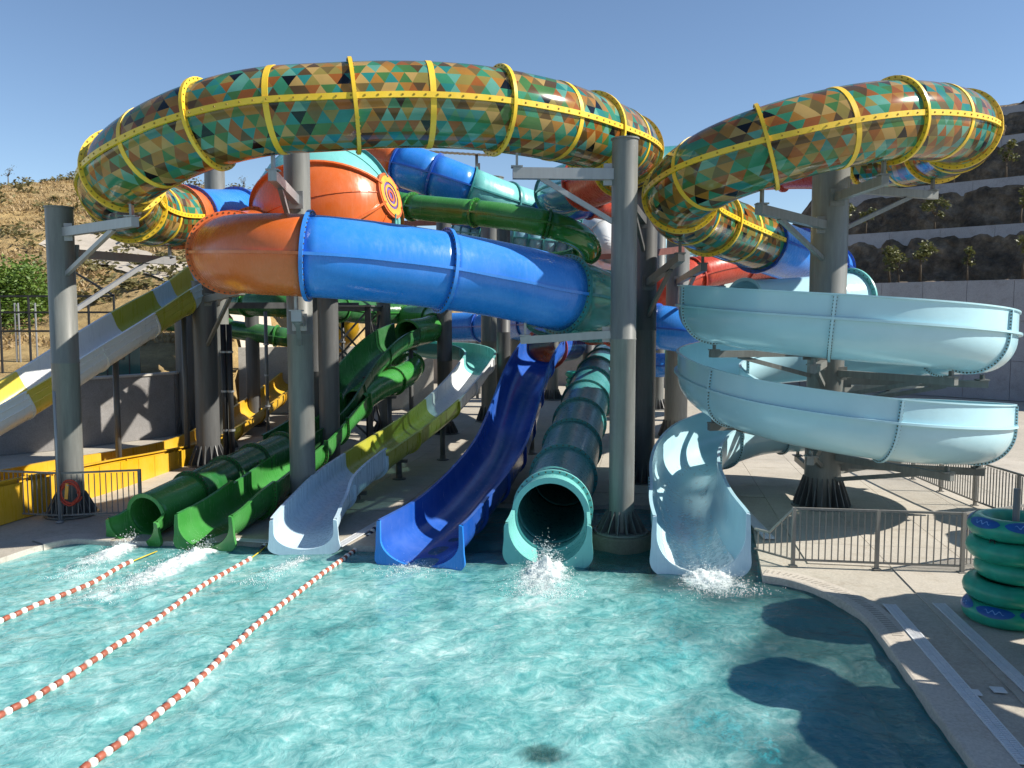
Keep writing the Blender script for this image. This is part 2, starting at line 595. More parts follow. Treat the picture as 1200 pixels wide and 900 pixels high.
# ---- water
def water_material():
    m, nt, b = newmat('pool_water')
    out = nt.nodes['Material Output']
    nt.nodes.remove(b)
    at = N(nt, 'ShaderNodeAttribute', attribute_name='Foam')
    c = coords(nt)
    # bubbles in the water: cloudy turquoise
    nd = N(nt, 'ShaderNodeTexNoise', Scale=0.9, Detail=3.0)
    nt.links.new(c, nd.inputs['Vector'])
    vm = N(nt, 'ShaderNodeVectorMath', operation='MULTIPLY_ADD')
    vm.inputs[1].default_value = (0.4, 0.4, 0.4)
    nt.links.new(nd.outputs[1], vm.inputs[0])
    nt.links.new(c, vm.inputs[2])
    n1 = N(nt, 'ShaderNodeTexNoise', Scale=0.55, Detail=8.0, Roughness=0.68)
    nt.links.new(vm.outputs[0], n1.inputs['Vector'])
    n4 = N(nt, 'ShaderNodeTexNoise', Scale=4.2, Detail=8.0, Roughness=0.68, Distortion=0.9)
    nt.links.new(vm.outputs[0], n4.inputs['Vector'])
    nm = N(nt, 'ShaderNodeMix')
    nm.inputs[0].default_value = 0.55
    nt.links.new(n1.outputs[0], nm.inputs[2]); nt.links.new(n4.outputs[0], nm.inputs[3])
    r1 = ramp(nt, [(0.33, (0.06, 0.34, 0.35)), (0.45, (0.16, 0.48, 0.475)), (0.55, (0.29, 0.59, 0.575)), (0.66, (0.52, 0.74, 0.715))])
    nt.links.new(nm.outputs[0], r1.inputs[0])
    am = N(nt, 'ShaderNodeAttribute', attribute_name='Milk')
    # foam streaks
    n2 = N(nt, 'ShaderNodeTexNoise', Scale=3.2, Detail=9.0, Roughness=0.72, Distortion=0.6)
    nt.links.new(vm.outputs[0], n2.inputs['Vector'])
    ad = N(nt, 'ShaderNodeMath', operation='MULTIPLY_ADD')
    ad.inputs[1].default_value = 0.55
    nt.links.new(at.outputs['Fac'], ad.inputs[0])
    nt.links.new(n2.outputs[0], ad.inputs[2])
    rf = ramp(nt, [(0.66, (0, 0, 0)), (0.92, (1, 1, 1))])
    nt.links.new(ad.outputs[0], rf.inputs[0])
    col = mixrgb(nt, r1.outputs[0], (0.86, 0.9, 0.9), rf.outputs[0])
    # ripples
    nb = N(nt, 'ShaderNodeTexNoise', Scale=6.5, Detail=4.0, Roughness=0.55, Distortion=0.5)
    nt.links.new(vm.outputs[0], nb.inputs['Vector'])
    bp = N(nt, 'ShaderNodeBump', Strength=0.55, Distance=0.055)
    nt.links.new(nb.outputs[0], bp.inputs['Height'])
    dif = N(nt, 'ShaderNodeBsdfDiffuse')
    nt.links.new(col, dif.inputs['Color'])
    bd = N(nt, 'ShaderNodeBump', Strength=0.42, Distance=0.055)
    nt.links.new(nb.outputs[0], bd.inputs['Height'])
    nt.links.new(bd.outputs[0], dif.inputs['Normal'])
    tr = N(nt, 'ShaderNodeBsdfTransparent')
    tr.inputs['Color'].default_value = (0.12, 0.70, 0.78, 1)
    # clear where few bubbles, milky where many
    rt = ramp(nt, [(0.3, (0.55,) * 3), (0.62, (0.95,) * 3)])
    nt.links.new(nm.outputs[0], rt.inputs[0])
    mk = N(nt, 'ShaderNodeMath', operation='MULTIPLY')
    nt.links.new(rt.outputs[0], mk.inputs[0]); nt.links.new(am.outputs['Fac'], mk.inputs[1])
    mxf = N(nt, 'ShaderNodeMath', operation='MAXIMUM')
    nt.links.new(mk.outputs[0], mxf.inputs[0])
    nt.links.new(rf.outputs[0], mxf.inputs[1])
    m1 = N(nt, 'ShaderNodeMixShader')
    nt.links.new(mxf.outputs[0], m1.inputs[0])
    nt.links.new(tr.outputs[0], m1.inputs[1])
    nt.links.new(dif.outputs[0], m1.inputs[2])
    gl = N(nt, 'ShaderNodeBsdfGlossy')
    gl.inputs['Roughness'].default_value = 0.06
    nt.links.new(bp.outputs[0], gl.inputs['Normal'])
    fr = N(nt, 'ShaderNodeFresnel', IOR=1.33)
    nt.links.new(bp.outputs[0], fr.inputs['Normal'])
    m2 = N(nt, 'ShaderNodeMixShader')
    nt.links.new(fr.outputs[0], m2.inputs[0])
    nt.links.new(m1.outputs[0], m2.inputs[1])
    nt.links.new(gl.outputs[0], m2.inputs[2])
    nt.links.new(m2.outputs[0], out.inputs['Surface'])
    return m


ex = {  # slide exits at the water
    'ga': G(150, 640, WATER_Z), 'gb': G(240, 648, WATER_Z), 'wh': G(356, 657, WATER_Z),
    'bl': G(492, 668, WATER_Z), 'te': G(642, 668, WATER_Z), 'lb': G(826, 682, WATER_Z)}
foam_src = [  # start, end, width, strength
    (ex['ga'], G(85, 668, WATER_Z), 0.42, 0.95), (ex['gb'], G(110, 705, WATER_Z), 0.45, 0.95), (ex['wh'], G(255, 690, WATER_Z), 0.3, 0.5),
    (ex['bl'], G(470, 678, WATER_Z), 0.55, 0.25), (ex['te'], G(628, 705, WATER_Z), 0.5, 0.85), (ex['te'], G(600, 770, WATER_Z), 0.9, 0.28),
    (ex['lb'], G(845, 692, WATER_Z), 0.6, 0.8), (ex['lb'], G(800, 715, WATER_Z), 0.9, 0.3), (G(200, 690, WATER_Z), G(0, 740, WATER_Z), 1.3, 0.34)]
xs = np.concatenate([np.linspace(-19, -11.5, 40, endpoint=False), np.arange(-11.5, 6.8, 0.07)])
ys = np.concatenate([np.linspace(-9, 8, 40, endpoint=False), np.arange(8, 24.5, 0.075)])
X, Y = np.meshgrid(xs, ys)
Z = np.zeros_like(X)
wr = np.random.default_rng(3)
for i in range(46):
    lam = 0.35 * (1.07 ** i) * 0.55 + 0.18
    a = wr.uniform(0, 2 * math.pi)
    kx, ky = 2 * math.pi / lam * math.cos(a), 2 * math.pi / lam * math.sin(a)
    Z += 0.0034 * min(lam, 1.0) ** 0.8 * np.sin(kx * X + ky * Y + wr.uniform(0, 6.28) + 0.8 * np.sin(0.7 * X + i) * np.cos(0.6 * Y - i))
FO = np.zeros_like(X)
for p, q, w, s in foam_src:
    dx, dy = q.x - p.x, q.y - p.y
    L2 = dx * dx + dy * dy
    t = np.clip(((X - p.x) * dx + (Y - p.y) * dy) / L2, 0, 1)
    d2 = (X - p.x - t * dx) ** 2 + (Y - p.y - t * dy) ** 2
    f = s * np.exp(-d2 / (w * (0.6 + 0.8 * t)) ** 2) * (1 - 0.65 * t)
    FO = np.maximum(FO, f)
MK = np.full_like(X, 0.92)
red = np.array(right_edge[1:])
dmin = np.full_like(X, 99.0)
for (x0_, y0_), (x1_, y1_) in zip(red[:-1], red[1:]):
    dx, dy = x1_ - x0_, y1_ - y0_
    tq = np.clip(((X - x0_) * dx + (Y - y0_) * dy) / (dx * dx + dy * dy), 0, 1)
    dmin = np.minimum(dmin, np.hypot(X - x0_ - tq * dx, Y - y0_ - tq * dy))
wob_ = 0.45 * np.sin(Y * 1.9 + np.sin(X * 2.3)) + 0.3 * np.sin(X * 3.1 - Y * 2.7)
MK *= 0.16 + 0.84 * np.clip((dmin + wob_ - 1.3) / 2.0, 0, 1)
qd = G(636, 884, WATER_Z)
MK *= 1 - 0.8 * np.exp(-(np.hypot((X - qd.x) / .25, (Y - qd.y) / .22) * (1 + .25 * np.sin(X * 23) * np.sin(Y * 31))) ** 4)
back = (X * FW.x + Y * FW.y)
MK *= 0.22 + 0.78 * np.clip((16.7 + 0.25 * wob_ - back) / 1.3, 0, 1)
Z += FO * 0.05 * (1 + np.sin(X * 17 + np.sin(Y * 9) * 2) * 0.7)
ny, nx = X.shape
wv = np.stack([X.ravel(), Y.ravel(), Z.ravel() + WATER_Z], 1)
ii = (np.arange(ny - 1)[:, None] * nx + np.arange(nx - 1)[None, :]).ravel()
wf = np.stack([ii, ii + 1, ii + nx + 1, ii + nx], 1)
wme = bpy.data.meshes.new('water')
wme.vertices.add(len(wv)); wme.vertices.foreach_set('co', wv.ravel())
wme.loops.add(wf.size); wme.loops.foreach_set('vertex_index', wf.ravel())
wme.polygons.add(len(wf)); wme.polygons.foreach_set('loop_start', np.arange(len(wf)) * 4)
wme.polygons.foreach_set('use_smooth', [True] * len(wf))
wme.update(calc_edges=True)
fa = wme.attributes.new('Foam', 'FLOAT', 'POINT')
fa.data.foreach_set('value', FO.ravel().astype(np.float32))
fb = wme.attributes.new('Milk', 'FLOAT', 'POINT')
fb.data.foreach_set('value', MK.ravel().astype(np.float32))
wme.materials.append(water_material())
water = bpy.data.objects.new('water', wme)
COL.objects.link(water)
tag(water, kind='structure')

# ---- dry hillside at the left and behind
def hill_material():
    m, nt, b = newmat('dry_grass_hill')
    c = coords(nt)
    n1 = N(nt, 'ShaderNodeTexNoise', Scale=0.09, Detail=9.0, Roughness=0.7)
    n2 = N(nt, 'ShaderNodeTexNoise', Scale=1.1, Detail=8.0, Roughness=0.75)
    nt.links.new(c, n1.inputs['Vector']); nt.links.new(c, n2.inputs['Vector'])
    r1 = ramp(nt, [(0.3, (0.34, 0.22, 0.085)), (0.48, (0.44, 0.31, 0.13)), (0.62, (0.30, 0.22, 0.11)), (0.72, (0.20, 0.17, 0.10))])
    nt.links.new(n1.outputs[0], r1.inputs[0])
    r2 = ramp(nt, [(0.3, (0.45, 0.42, 0.36)), (0.6, (1.05, 1.05, 1.05))])
    nt.links.new(n2.outputs[0], r2.inputs[0])
    nt.links.new(mixrgb(nt, r1.outputs[0], r2.outputs[0], 0.85, 'MULTIPLY'), b.inputs['Base Color'])
    b.inputs['Roughness'].default_value = 0.95
    bp = N(nt, 'ShaderNodeBump', Strength=0.8, Distance=0.5)
    nt.links.new(n2.outputs[0], bp.inputs['Height'])
    nt.links.new(bp.outputs[0], b.inputs['Normal'])
    return m


M_hill = hill_material()


def sstep(a, b, x):
    t = max(0.0, min(1.0, (x - a) / (b - a)))
    return t * t * (3 - 2 * t)


def hill_z(x, y):
    k = sstep(-15, -9, x)
    y0 = 36 * (1 - k) + 66 * k
    H = 22.5 - 8.5 * sstep(-48, -4, x) - 7.5 * sstep(-2, 26, x)
    d = y - y0
    if d <= 0: return -1.3
    z = 2.1 * (1 - k) + 0.30 * d
    if z > H * 0.7: z = H * 0.7 + (H * 0.3) * (1 - math.exp(-(z - H * 0.7) / (H * 0.3)))
    nz = noise.fractal(Vector((x * 0.05, y * 0.05, 3.1)), 0.9, 2.0, 5) * 1.5 + noise.fractal(Vector((x * 0.3, y * 0.3, 9)), 0.8, 2.0, 3) * 0.22
    return z + nz * min(1, d / 14)


hv, hf = [], []
hx = np.linspace(-150, 62, 170)
hy = np.linspace(35.5, 190, 120)
for y in hy:
    for x in hx:
        hv.append((x, y, hill_z(x, y)))
w = len(hx)
for j in range(len(hy) - 1):
    for i in range(w - 1):
        a = j * w + i
        hf.append((a, a + 1, a + w + 1, a + w))
tag(part('hill', hv, hf, M_hill, smooth=True), kind='structure')
# pale dirt track on the hill
rp = smooth_chain([tuple(P(70, 318, 61))[:2], tuple(P(120, 324, 58))[:2], tuple(P(165, 332, 55))[:2], tuple(P(215, 345, 52))[:2], (-14.5, 47), (-13, 44)], 8)
tv, tf = [], []
for i, (x, y) in enumerate(rp):
    for s_ in range(5):
        yy = y + (s_ - 2) * 1.3
        tv.append((x, yy, hill_z(x, yy) + 0.12))
for i in range(len(rp) - 1):
    for s_ in range(4):
        a = i * 5 + s_
        tf.append((a, a + 5, a + 6, a + 1))
tag(part('dirt_track', tv, tf, concrete('pale_dirt', (0.52, 0.46, 0.38), stain=0.25), smooth=True), kind='structure')


def leaf_cloud(pts, size, rnd, flat=0.5):
    """many small leaf faces"""
    v, f = [], []
    for p in pts:
        a = rnd.uniform(0, 2 * math.pi)
        e = rnd.uniform(-0.9, 0.9) * flat * 1.6
        s = size * rnd.uniform(0.6, 1.3)
        t = Vector((math.cos(a) * math.cos(e), math.sin(a) * math.cos(e), math.sin(e)))
        u = t.cross(Vector((rnd.uniform(-1, 1), rnd.uniform(-1, 1), rnd.uniform(0, 1)))).normalized()
        p = Vector(p)
        i = len(v)
        v += [p - t * s, p + u * s * 0.45, p + t * s, p - u * s * 0.45]
        f.append((i, i + 1, i + 2, i + 3))
    return v, f


def foliage(name, c1, c2, c3):
    m, nt, b = newmat(name)
    n1 = N(nt, 'ShaderNodeTexNoise', Scale=2.5, Detail=3.0)
    nt.links.new(coords(nt), n1.inputs['Vector'])
    r = ramp(nt, [(0.3, c1), (0.5, c2), (0.7, c3)])
    nt.links.new(n1.outputs[0], r.inputs[0])
    nt.links.new(r.outputs[0], b.inputs['Base Color'])
    b.inputs['Roughness'].default_value = 0.55
    t = N(nt, 'ShaderNodeBsdfTranslucent')
    nt.links.new(r.outputs[0], t.inputs['Color'])
    mx = N(nt, 'ShaderNodeMixShader')
    mx.inputs[0].default_value = 0.25
    nt.links.new(b.outputs[0], mx.inputs[1]); nt.links.new(t.outputs[0], mx.inputs[2])
    nt.links.new(mx.outputs[0], nt.nodes['Material Output'].inputs['Surface'])
    return m


M_leaf = foliage('green_leaves', (0.045, 0.095, 0.012), (0.09, 0.165, 0.02), (0.16, 0.23, 0.035))
M_olive_leaf = foliage('olive_leaves', (0.06, 0.07, 0.02), (0.11, 0.12, 0.035), (0.17, 0.16, 0.05))
M_straw = foliage('straw', (0.30, 0.20, 0.09), (0.38, 0.27, 0.13), (0.44, 0.33, 0.18))
M_scrub = foliage('scrub_leaves', (0.08, 0.075, 0.025), (0.14, 0.125, 0.045), (0.20, 0.17, 0.07))

r_ = random.Random(5)
v, f = [], []
track = [tuple(P(70, 318, 61))[:2], tuple(P(120, 324, 58))[:2], tuple(P(165, 332, 55))[:2], tuple(P(215, 345, 52))[:2], (-14.5, 47), (-13, 44)]
for i in range(9000):
    d = r_.uniform(40, 112)
    px = r_.uniform(-20, 330) if r_.random() < .8 else r_.uniform(330, 900)
    x = (px - 600) / 1000 * d
    z = hill_z(x, d)
    if z < 1 or noise.noise(Vector((x * .12, d * .12, 0))) < -.12: continue
    if d < 66 and abs(d - float(np.interp(x, [q[0] for q in track], [q[1] for q in track]))) < 3.2 and track[0][0] - 3 < x: continue
    for k_ in range(7):
        a = r_.uniform(0, 6.28); h = r_.uniform(.08, .30); s = r_.uniform(.04, .10)
        bx, by = x + r_.uniform(-.35, .35), d + r_.uniform(-.35, .35)
        i0 = len(v)
        v += [(bx - s * math.cos(a), by - s * math.sin(a), z - .05), (bx + s * math.cos(a), by + s * math.sin(a), z - .05), (bx + r_.uniform(-.25, .25), by + r_.uniform(-.25, .25), z + h)]
        f.append((i0, i0 + 1, i0 + 2))
tag(part('dry_grass', v, f, M_straw), 'dry straw coloured grass on the hillside', 'grass', kind='stuff')
v, f = [], []
for i in range(150):
    d = r_.uniform(46, 112)
    px = r_.uniform(-20, 330)
    x = (px - 600) / 1000 * d
    z = hill_z(x, d)
    if z < 3: continue
    R = r_.uniform(.4, 1.3)
    pts = [(x + r_.gauss(0, R * .6), d + r_.gauss(0, R * .6), z + abs(r_.gauss(0, R * .42))) for _ in range(70)]
    a, b_ = leaf_cloud(pts, 0.22, r_)
    n0 = len(v); v += a; f += [tuple(q + n0 for q in t) for t in b_]
tag(part('hill_scrub', v, f, M_scrub), 'low scrub scattered over the dry hillside', 'scrub', kind='stuff')


def tree(name, base, trunk_h, crown_r, crown_h, leaves, size, mat, label, group=None, clumps=9, seed=1, cat='tree'):
    r = random.Random(seed)
    t = thing(name, base, label, cat, group)
    base = Vector(base)
    mb = MB()
    top = base + Vector((r.uniform(-.2, .2) * trunk_h * .3, 0, trunk_h))
    mb.tube([base - Vector((0, 0, .1)), base.lerp(top, .5) + Vector((r.uniform(-.06, .06), 0, 0)) * trunk_h, top], [.055 * trunk_h ** .7, .045 * trunk_h ** .7, .028 * trunk_h ** .7], 8)
    cl = []
    for i in range(clumps):
        a = r.uniform(0, 6.28); rr = crown_r * math.sqrt(r.random()) * .8
        c = top + Vector((rr * math.cos(a), rr * math.sin(a), r.uniform(-.15, 1.0) * crown_h))
        cl.append((c, r.uniform(.3, .55) * crown_r))
        mb.tube([top - Vector((0, 0, trunk_h * .15)), top.lerp(c, .55) + Vector((0, 0, -.05)), c], [.022 * trunk_h ** .7, .014 * trunk_h ** .7, .006], 5)
    mb.build('trunk', M_bark, t, smooth=True)
    pts = []
    for i in range(leaves):
        c, R = cl[r.randrange(len(cl))]
        d = Vector((r.gauss(0, 1), r.gauss(0, 1), r.gauss(0, .8)))
        d = d.normalized() * R * (r.random() ** .45)
        pts.append(c + d)
    v, f = leaf_cloud(pts, size, r)
    part('crown', v, f, mat, t)
    return t


# big leafy tree behind the railing at the left
tree('leafy_tree', P(14, 400, 44), 1.6, 2.5, 2.0, 9000, 0.12, M_leaf, 'dense bright green tree behind the black railing on the left', clumps=26, seed=3)
tree('leafy_tree', P(40, 405, 46), 1.5, 2.0, 1.6, 6000, 0.12, M_leaf, 'smaller green tree beside the dense tree behind the black railing', clumps=18, seed=9)
for i, (px, d, s) in enumerate([(18, 108, 1.7), (226, 70, 1.4), (132, 62, 1.7), (290, 108, 1.2)]):
    x = (px - 600) / 1000 * d
    tree('bare_shrub', (x, d, hill_z(x, d)), 1.1 * s, .6 * s, .7 * s, 40, .1, M_scrub, ['bare leafless shrub on the skyline of the dry hill', 'dark bare sapling on the dry slope beside the orange tube joint',
         'small bare tree on the dry slope beside the dirt track', 'twiggy shrub on the skyline beside the orange sphere'][i], clumps=10, seed=20 + i, cat='shrub')

# ---- terraced hillside at the right: concrete walls and rock-cut slopes
T0 = Vector((28.0, 47.0, 0))
TU = Vector((-1, 1, 0)).normalized()
TV = Vector((1, 1, 0)).normalized()
levels = [(0.0, 6.7), (6.0, 10.3), (12.0, 14.0), (18.0, 17.9), (25, 21.5), (34, 24)]


def terr_fall(u, v_):
    return 1 - sstep(10 + v_ * 0.25, 34 + v_ * 0.3, u)


def rock_material():
    m, nt, b = newmat('rock_cut')
    c = coords(nt)
    n1 = N(nt, 'ShaderNodeTexNoise', Scale=0.7, Detail=9.0, Roughness=0.75)
    vo = N(nt, 'ShaderNodeTexVoronoi', Scale=1.3)
    nt.links.new(c, n1.inputs['Vector']); nt.links.new(c, vo.inputs['Vector'])
    r = ramp(nt, [(0.34, (0.035, 0.027, 0.018)), (0.5, (0.12, 0.09, 0.06)), (0.68, (0.30, 0.23, 0.155))])
    nt.links.new(n1.outputs[0], r.inputs[0])
    nt.links.new(r.outputs[0], b.inputs['Base Color'])
    b.inputs['Roughness'].default_value = 0.95
    bp = N(nt, 'ShaderNodeBump', Strength=1.0, Distance=0.35)
    nt.links.new(n1.outputs[0], bp.inputs['Height'])
    bp2 = N(nt, 'ShaderNodeBump', Strength=0.5, Distance=0.3)
    nt.links.new(vo.outputs['Distance'], bp2.inputs['Height'])
    nt.links.new(bp.outputs[0], bp2.inputs['Normal'])
    nt.links.new(bp2.outputs[0], b.inputs['Normal'])
    return m


M_rock = rock_material()
WALL_H = 0.85
# profile of (v, z): ledge behind each wall, then the cut slope up to the foot of the next wall
prof = []
for i in range(len(levels) - 1):
    v0, z0 = levels[i]
    v1, z1 = levels[i + 1]
    prof += [(v0 + 0.35, z0 - 0.15), (v0 + 4.1, z0 + 0.1)]
    for k_ in range(1, 13):
        t = k_ / 12
        prof.append((v0 + 4.1 + (v1 - v0 - 4.2) * t * 0.9, z0 + 0.1 + (z1 - WALL_H - z0) * t))
prof += [(34.5, 23.8), (50, 25), (75, 22)]
us = np.arange(-30, 60, 0.32)
rv, rf_ = [], []
for u in us:
    for (v_, z) in prof:
        p = T0 + TU * u + TV * v_
        nz = noise.fractal(Vector((u * 1.1, z * .55, v_ * .3)), .75, 2.1, 5)
        zz = (z + 1.2) * terr_fall(u, v_) - 1.2
        wob = 0.0 if (v_ - 0.35) in [l[0] for l in levels] else 0.2
        p = p - TV * (nz * wob * 1.5)
        rv.append((p.x, p.y, zz + nz * wob))
k = len(prof)
for i in range(len(us) - 1):
    for j in range(k - 1):
        a = i * k + j
        rf_.append((a, a + k, a + k + 1, a + 1))
tag(part('terraced_hillside', rv, rf_, M_rock), kind='structure')
tl = ['lowest pale terrace wall above the tall concrete wall on the hillside', 'second terrace wall up the hillside above the tall concrete wall',
      'third terrace wall up the hillside just below the ridge', 'topmost terrace wall along the ridge of the hillside']
for i in range(1, 5):
    v_, z = levels[i]
    u1 = 13 + v_ * 0.35
    t = thing('terrace_wall', T0 + TV * v_ + Vector((0, 0, z - WALL_H)), tl[i - 1], 'wall', 'terrace walls on the hillside')
    u = -32
    while u < u1:
        ue = min(u + 3.2, u1)
        a = T0 + TU * u + TV * v_; b_ = T0 + TU * (ue - .02) + TV * v_
        zz = (z + 1.2) * terr_fall((u + ue) / 2, v_) - 1.2
        MB().beam((a.x, a.y, zz - WALL_H / 2 - .1), (b_.x, b_.y, zz - WALL_H / 2 - .1), .3, WALL_H + .2).build('wall_panel', M_wallb, t)
        u = ue
# tall concrete wall below, in panels
t = thing('concrete_wall', T0, 'tall grey concrete retaining wall at the foot of the terraces', 'wall')
u = -26
while u < 9.4:
    for z0, z1 in ((0, 2.2), (2.2, 4.4), (4.4, 6.7)):
        a = T0 + TU * (u + .01); b_ = T0 + TU * (u + 2.39)
        off = random.uniform(-.012, .012)
        MB().beam(Vector((a.x, a.y, (z0 + z1) / 2)) + TV * off, Vector((b_.x, b_.y, (z0 + z1) / 2)) + TV * off, .35, z1 - z0 - .02).build('wall_panel', M_wallb, t)
    u += 2.4
p = T0 + TU * 9.4
t = thing('back_wall', (0, 58, 0), 'long low grey concrete wall behind all the slides', 'wall')
q = Vector((-6, 60, 0))
for i in range(9):
    a = Vector((p.x, p.y, 0)).lerp(q, i / 9); b_ = Vector((p.x, p.y, 0)).lerp(q, (i + 1) / 9 - .002)
    MB().beam((a.x, a.y, 1.7), (b_.x, b_.y, 1.7), .3, 3.4).build('wall_panel', M_wall, t)

r_ = random.Random(11)
tt = [(915, 6.3, 'slender'), (985, 6.2, ''), (1040, 2.2, ''), (1050, 2.0, ''), (1075, 2.3, ''), (1130, 2.0, ''), (1010, 8.0, ''), (1090, 8.3, ''), (1190, 8.1, ''), (1018, 14.2, ''), (1110, 14.4, ''), (1170, 14.2, ''), (1195, 2.2, '')]
tlab = ['olive sapling at the far left end of the second terrace', 'thin sapling on the terrace behind the tall grey column', 'wind blown young tree above the concrete wall, leaning', 'pale spindly tree above the concrete wall',
        'low dark shrub-like tree above the concrete wall', 'narrow dark sapling above the concrete wall', 'small tree on the middle terrace next to the tall column', 'thin bare sapling on the middle terrace', 'rounded young tree on the middle terrace',
        'sapling on the upper terrace behind the yellow tube', 'thin sapling on the upper terrace under the yellow tube bend', 'small tree on the upper terrace near the ridge', 'slim sapling above the concrete wall beyond the blue helix']
for i, (px, v_, _) in enumerate(tt):
    # along terrace v_, bearing px
    k_ = (px - 600) / 1000
    b0 = T0 + TV * v_
    u = (b0.x - k_ * b0.y) / (0.7071 * (1 + k_))
    p = b0 + TU * u
    li = 0 if v_ < 5 else (1 if v_ < 12 else 2)
    z = (levels[li][1] + 1.2) * terr_fall(u, v_) - 1.3
    h = r_.uniform(1.1, 1.9)
    tree('sapling', (p.x, p.y, z), h, r_.uniform(.5, .95), r_.uniform(.6, 1.1), int(r_.uniform(150, 420)), .14, M_olive_leaf, tlab[i], 'saplings on the terraces', clumps=7, seed=40 + i)

# ---- left retaining walls, railing and mesh fence
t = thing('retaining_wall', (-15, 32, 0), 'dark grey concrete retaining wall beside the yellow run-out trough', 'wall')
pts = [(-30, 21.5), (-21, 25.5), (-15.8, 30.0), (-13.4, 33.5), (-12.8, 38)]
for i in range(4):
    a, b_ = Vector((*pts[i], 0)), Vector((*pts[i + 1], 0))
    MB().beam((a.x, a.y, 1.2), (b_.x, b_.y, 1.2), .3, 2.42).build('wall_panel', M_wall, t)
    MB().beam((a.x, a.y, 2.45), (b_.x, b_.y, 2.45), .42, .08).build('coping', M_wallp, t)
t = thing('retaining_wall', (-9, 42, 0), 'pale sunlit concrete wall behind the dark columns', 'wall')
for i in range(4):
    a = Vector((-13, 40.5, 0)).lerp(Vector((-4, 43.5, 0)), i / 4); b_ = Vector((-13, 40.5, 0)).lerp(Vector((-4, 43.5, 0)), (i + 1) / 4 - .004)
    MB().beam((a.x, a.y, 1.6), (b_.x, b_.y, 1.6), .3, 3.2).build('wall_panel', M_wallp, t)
# earth bank between the walls and the hill
bv = [(-60, 22, 2.1), (-30, 21.7, 2.1), (-21, 25.7, 2.1), (-15.9, 30.2, 2.1), (-13.5, 33.7, 2.1), (-12.9, 38, 2.1), (-12.9, 42, 2.2), (-60, 42, 3.2)]
tag(part('earth_bank', bv, [tuple(range(8))], M_hill), kind='structure')

t = thing('railing', P(0, 430, 36), 'black steel railing with rising end on the left bank', 'railing')
zr = 5.0
A = [P(-30, 370, 36), P(0, 370, 36), P(34, 370, 36), P(68, 370, 36), P(104, 370, 36), P(134, 370, 36)]
for i, p in enumerate(A):
    MB().tube([(p.x, p.y, 2.1), (p.x, p.y, P(0, 347, 36).z)], .05, 8).build('post', M_black, t)
for y in (347, 366, 388):
    MB().beam(P(-30, y, 36), P(134, y, 36), .06, .08).build('rail', M_black, t)
MB().beam(P(84, 317, 36), P(134, 347, 36), .06, .08).build('rail', M_black, t)
MB().tube([P(84, 317, 36), P(84, 347, 36)], .045, 8).build('post', M_black, t)
for i, px in enumerate([17, 21, 41, 86]):
    q = P(px, 355, 38)
    MB().tube([(q.x, q.y, 2.1), q], .04, 8).build('post', M_galv, t)
t = thing('mesh_fence', P(150, 430, 34), 'green mesh fence panels standing on the dark retaining wall', 'fence')
M_mesh = clear_fiberglass('green_fence_mesh', (0.05, 0.13, 0.12), 0.2)
for i in range(8):
    a, b_ = P(60 + i * 13, 400, 34), P(72.5 + i * 13, 400, 34)
    MB().beam((a.x, a.y, 3.0), (b_.x, b_.y, 3.0), .03, 1.3).build('fence_panel', M_mesh, t)
    MB().beam((a.x, a.y, 2.1), (a.x, a.y, 3.7), .05, .05).build('post', M_black, t)

# ================================================================== SLIDES
class Path:
    """smooth centre line through control points; sampled evenly, frame kept upright"""
    def __init__(s, ctrl, step=0.12):
        c = [Vector(p) for p in ctrl]
        pts, us = [], []
        n = 40
        for i in range(len(c) - 1):
            p1, p2 = c[i], c[i + 1]
            p0 = c[i - 1] if i > 0 else p1 * 2 - p2
            p3 = c[i + 2] if i + 2 < len(c) else p2 * 2 - p1
            # centripetal Catmull-Rom
            t0 = 0.0
            t1 = t0 + max((p1 - p0).length, 1e-4) ** .5
            t2 = t1 + max((p2 - p1).length, 1e-4) ** .5
            t3 = t2 + max((p3 - p2).length, 1e-4) ** .5
            for k in range(n):
                t = t1 + (t2 - t1) * k / n
                a1 = p0 * ((t1 - t) / (t1 - t0)) + p1 * ((t - t0) / (t1 - t0))
                a2 = p1 * ((t2 - t) / (t2 - t1)) + p2 * ((t - t1) / (t2 - t1))
                a3 = p2 * ((t3 - t) / (t3 - t2)) + p3 * ((t - t2) / (t3 - t2))
                b1 = a1 * ((t2 - t) / (t2 - t0)) + a2 * ((t - t0) / (t2 - t0))
                b2 = a2 * ((t3 - t) / (t3 - t1)) + a3 * ((t - t1) / (t3 - t1))
                pts.append(b1 * ((t2 - t) / (t2 - t1)) + b2 * ((t - t1) / (t2 - t1)))
                us.append(i + k / n)
        pts.append(c[-1]); us.append(len(c) - 1)
        cum = [0.0]
        for a, b in zip(pts, pts[1:]):
            cum.append(cum[-1] + (b - a).length)
        s.L = cum[-1]
        s.cum, s.us, s.raw = np.array(cum), np.array(us), pts
        s.arr = np.array([tuple(p) for p in pts])

    def s_at(s, u):
        return float(np.interp(u, s.us, s.cum))

    def at(s, d):
        d = min(max(d, 0), s.L)
        return Vector([float(np.interp(d, s.cum, s.arr[:, k])) for k in range(3)])

    def frame(s, d):
        e = 0.12
        a, b = s.at(max(d - e, 0)), s.at(min(d + e, s.L))
        t = (b - a).normalized()
        side = t.cross(Vector((0, 0, 1))).normalized()
        up = side.cross(t).normalized()
        return s.at(d), t, side, up


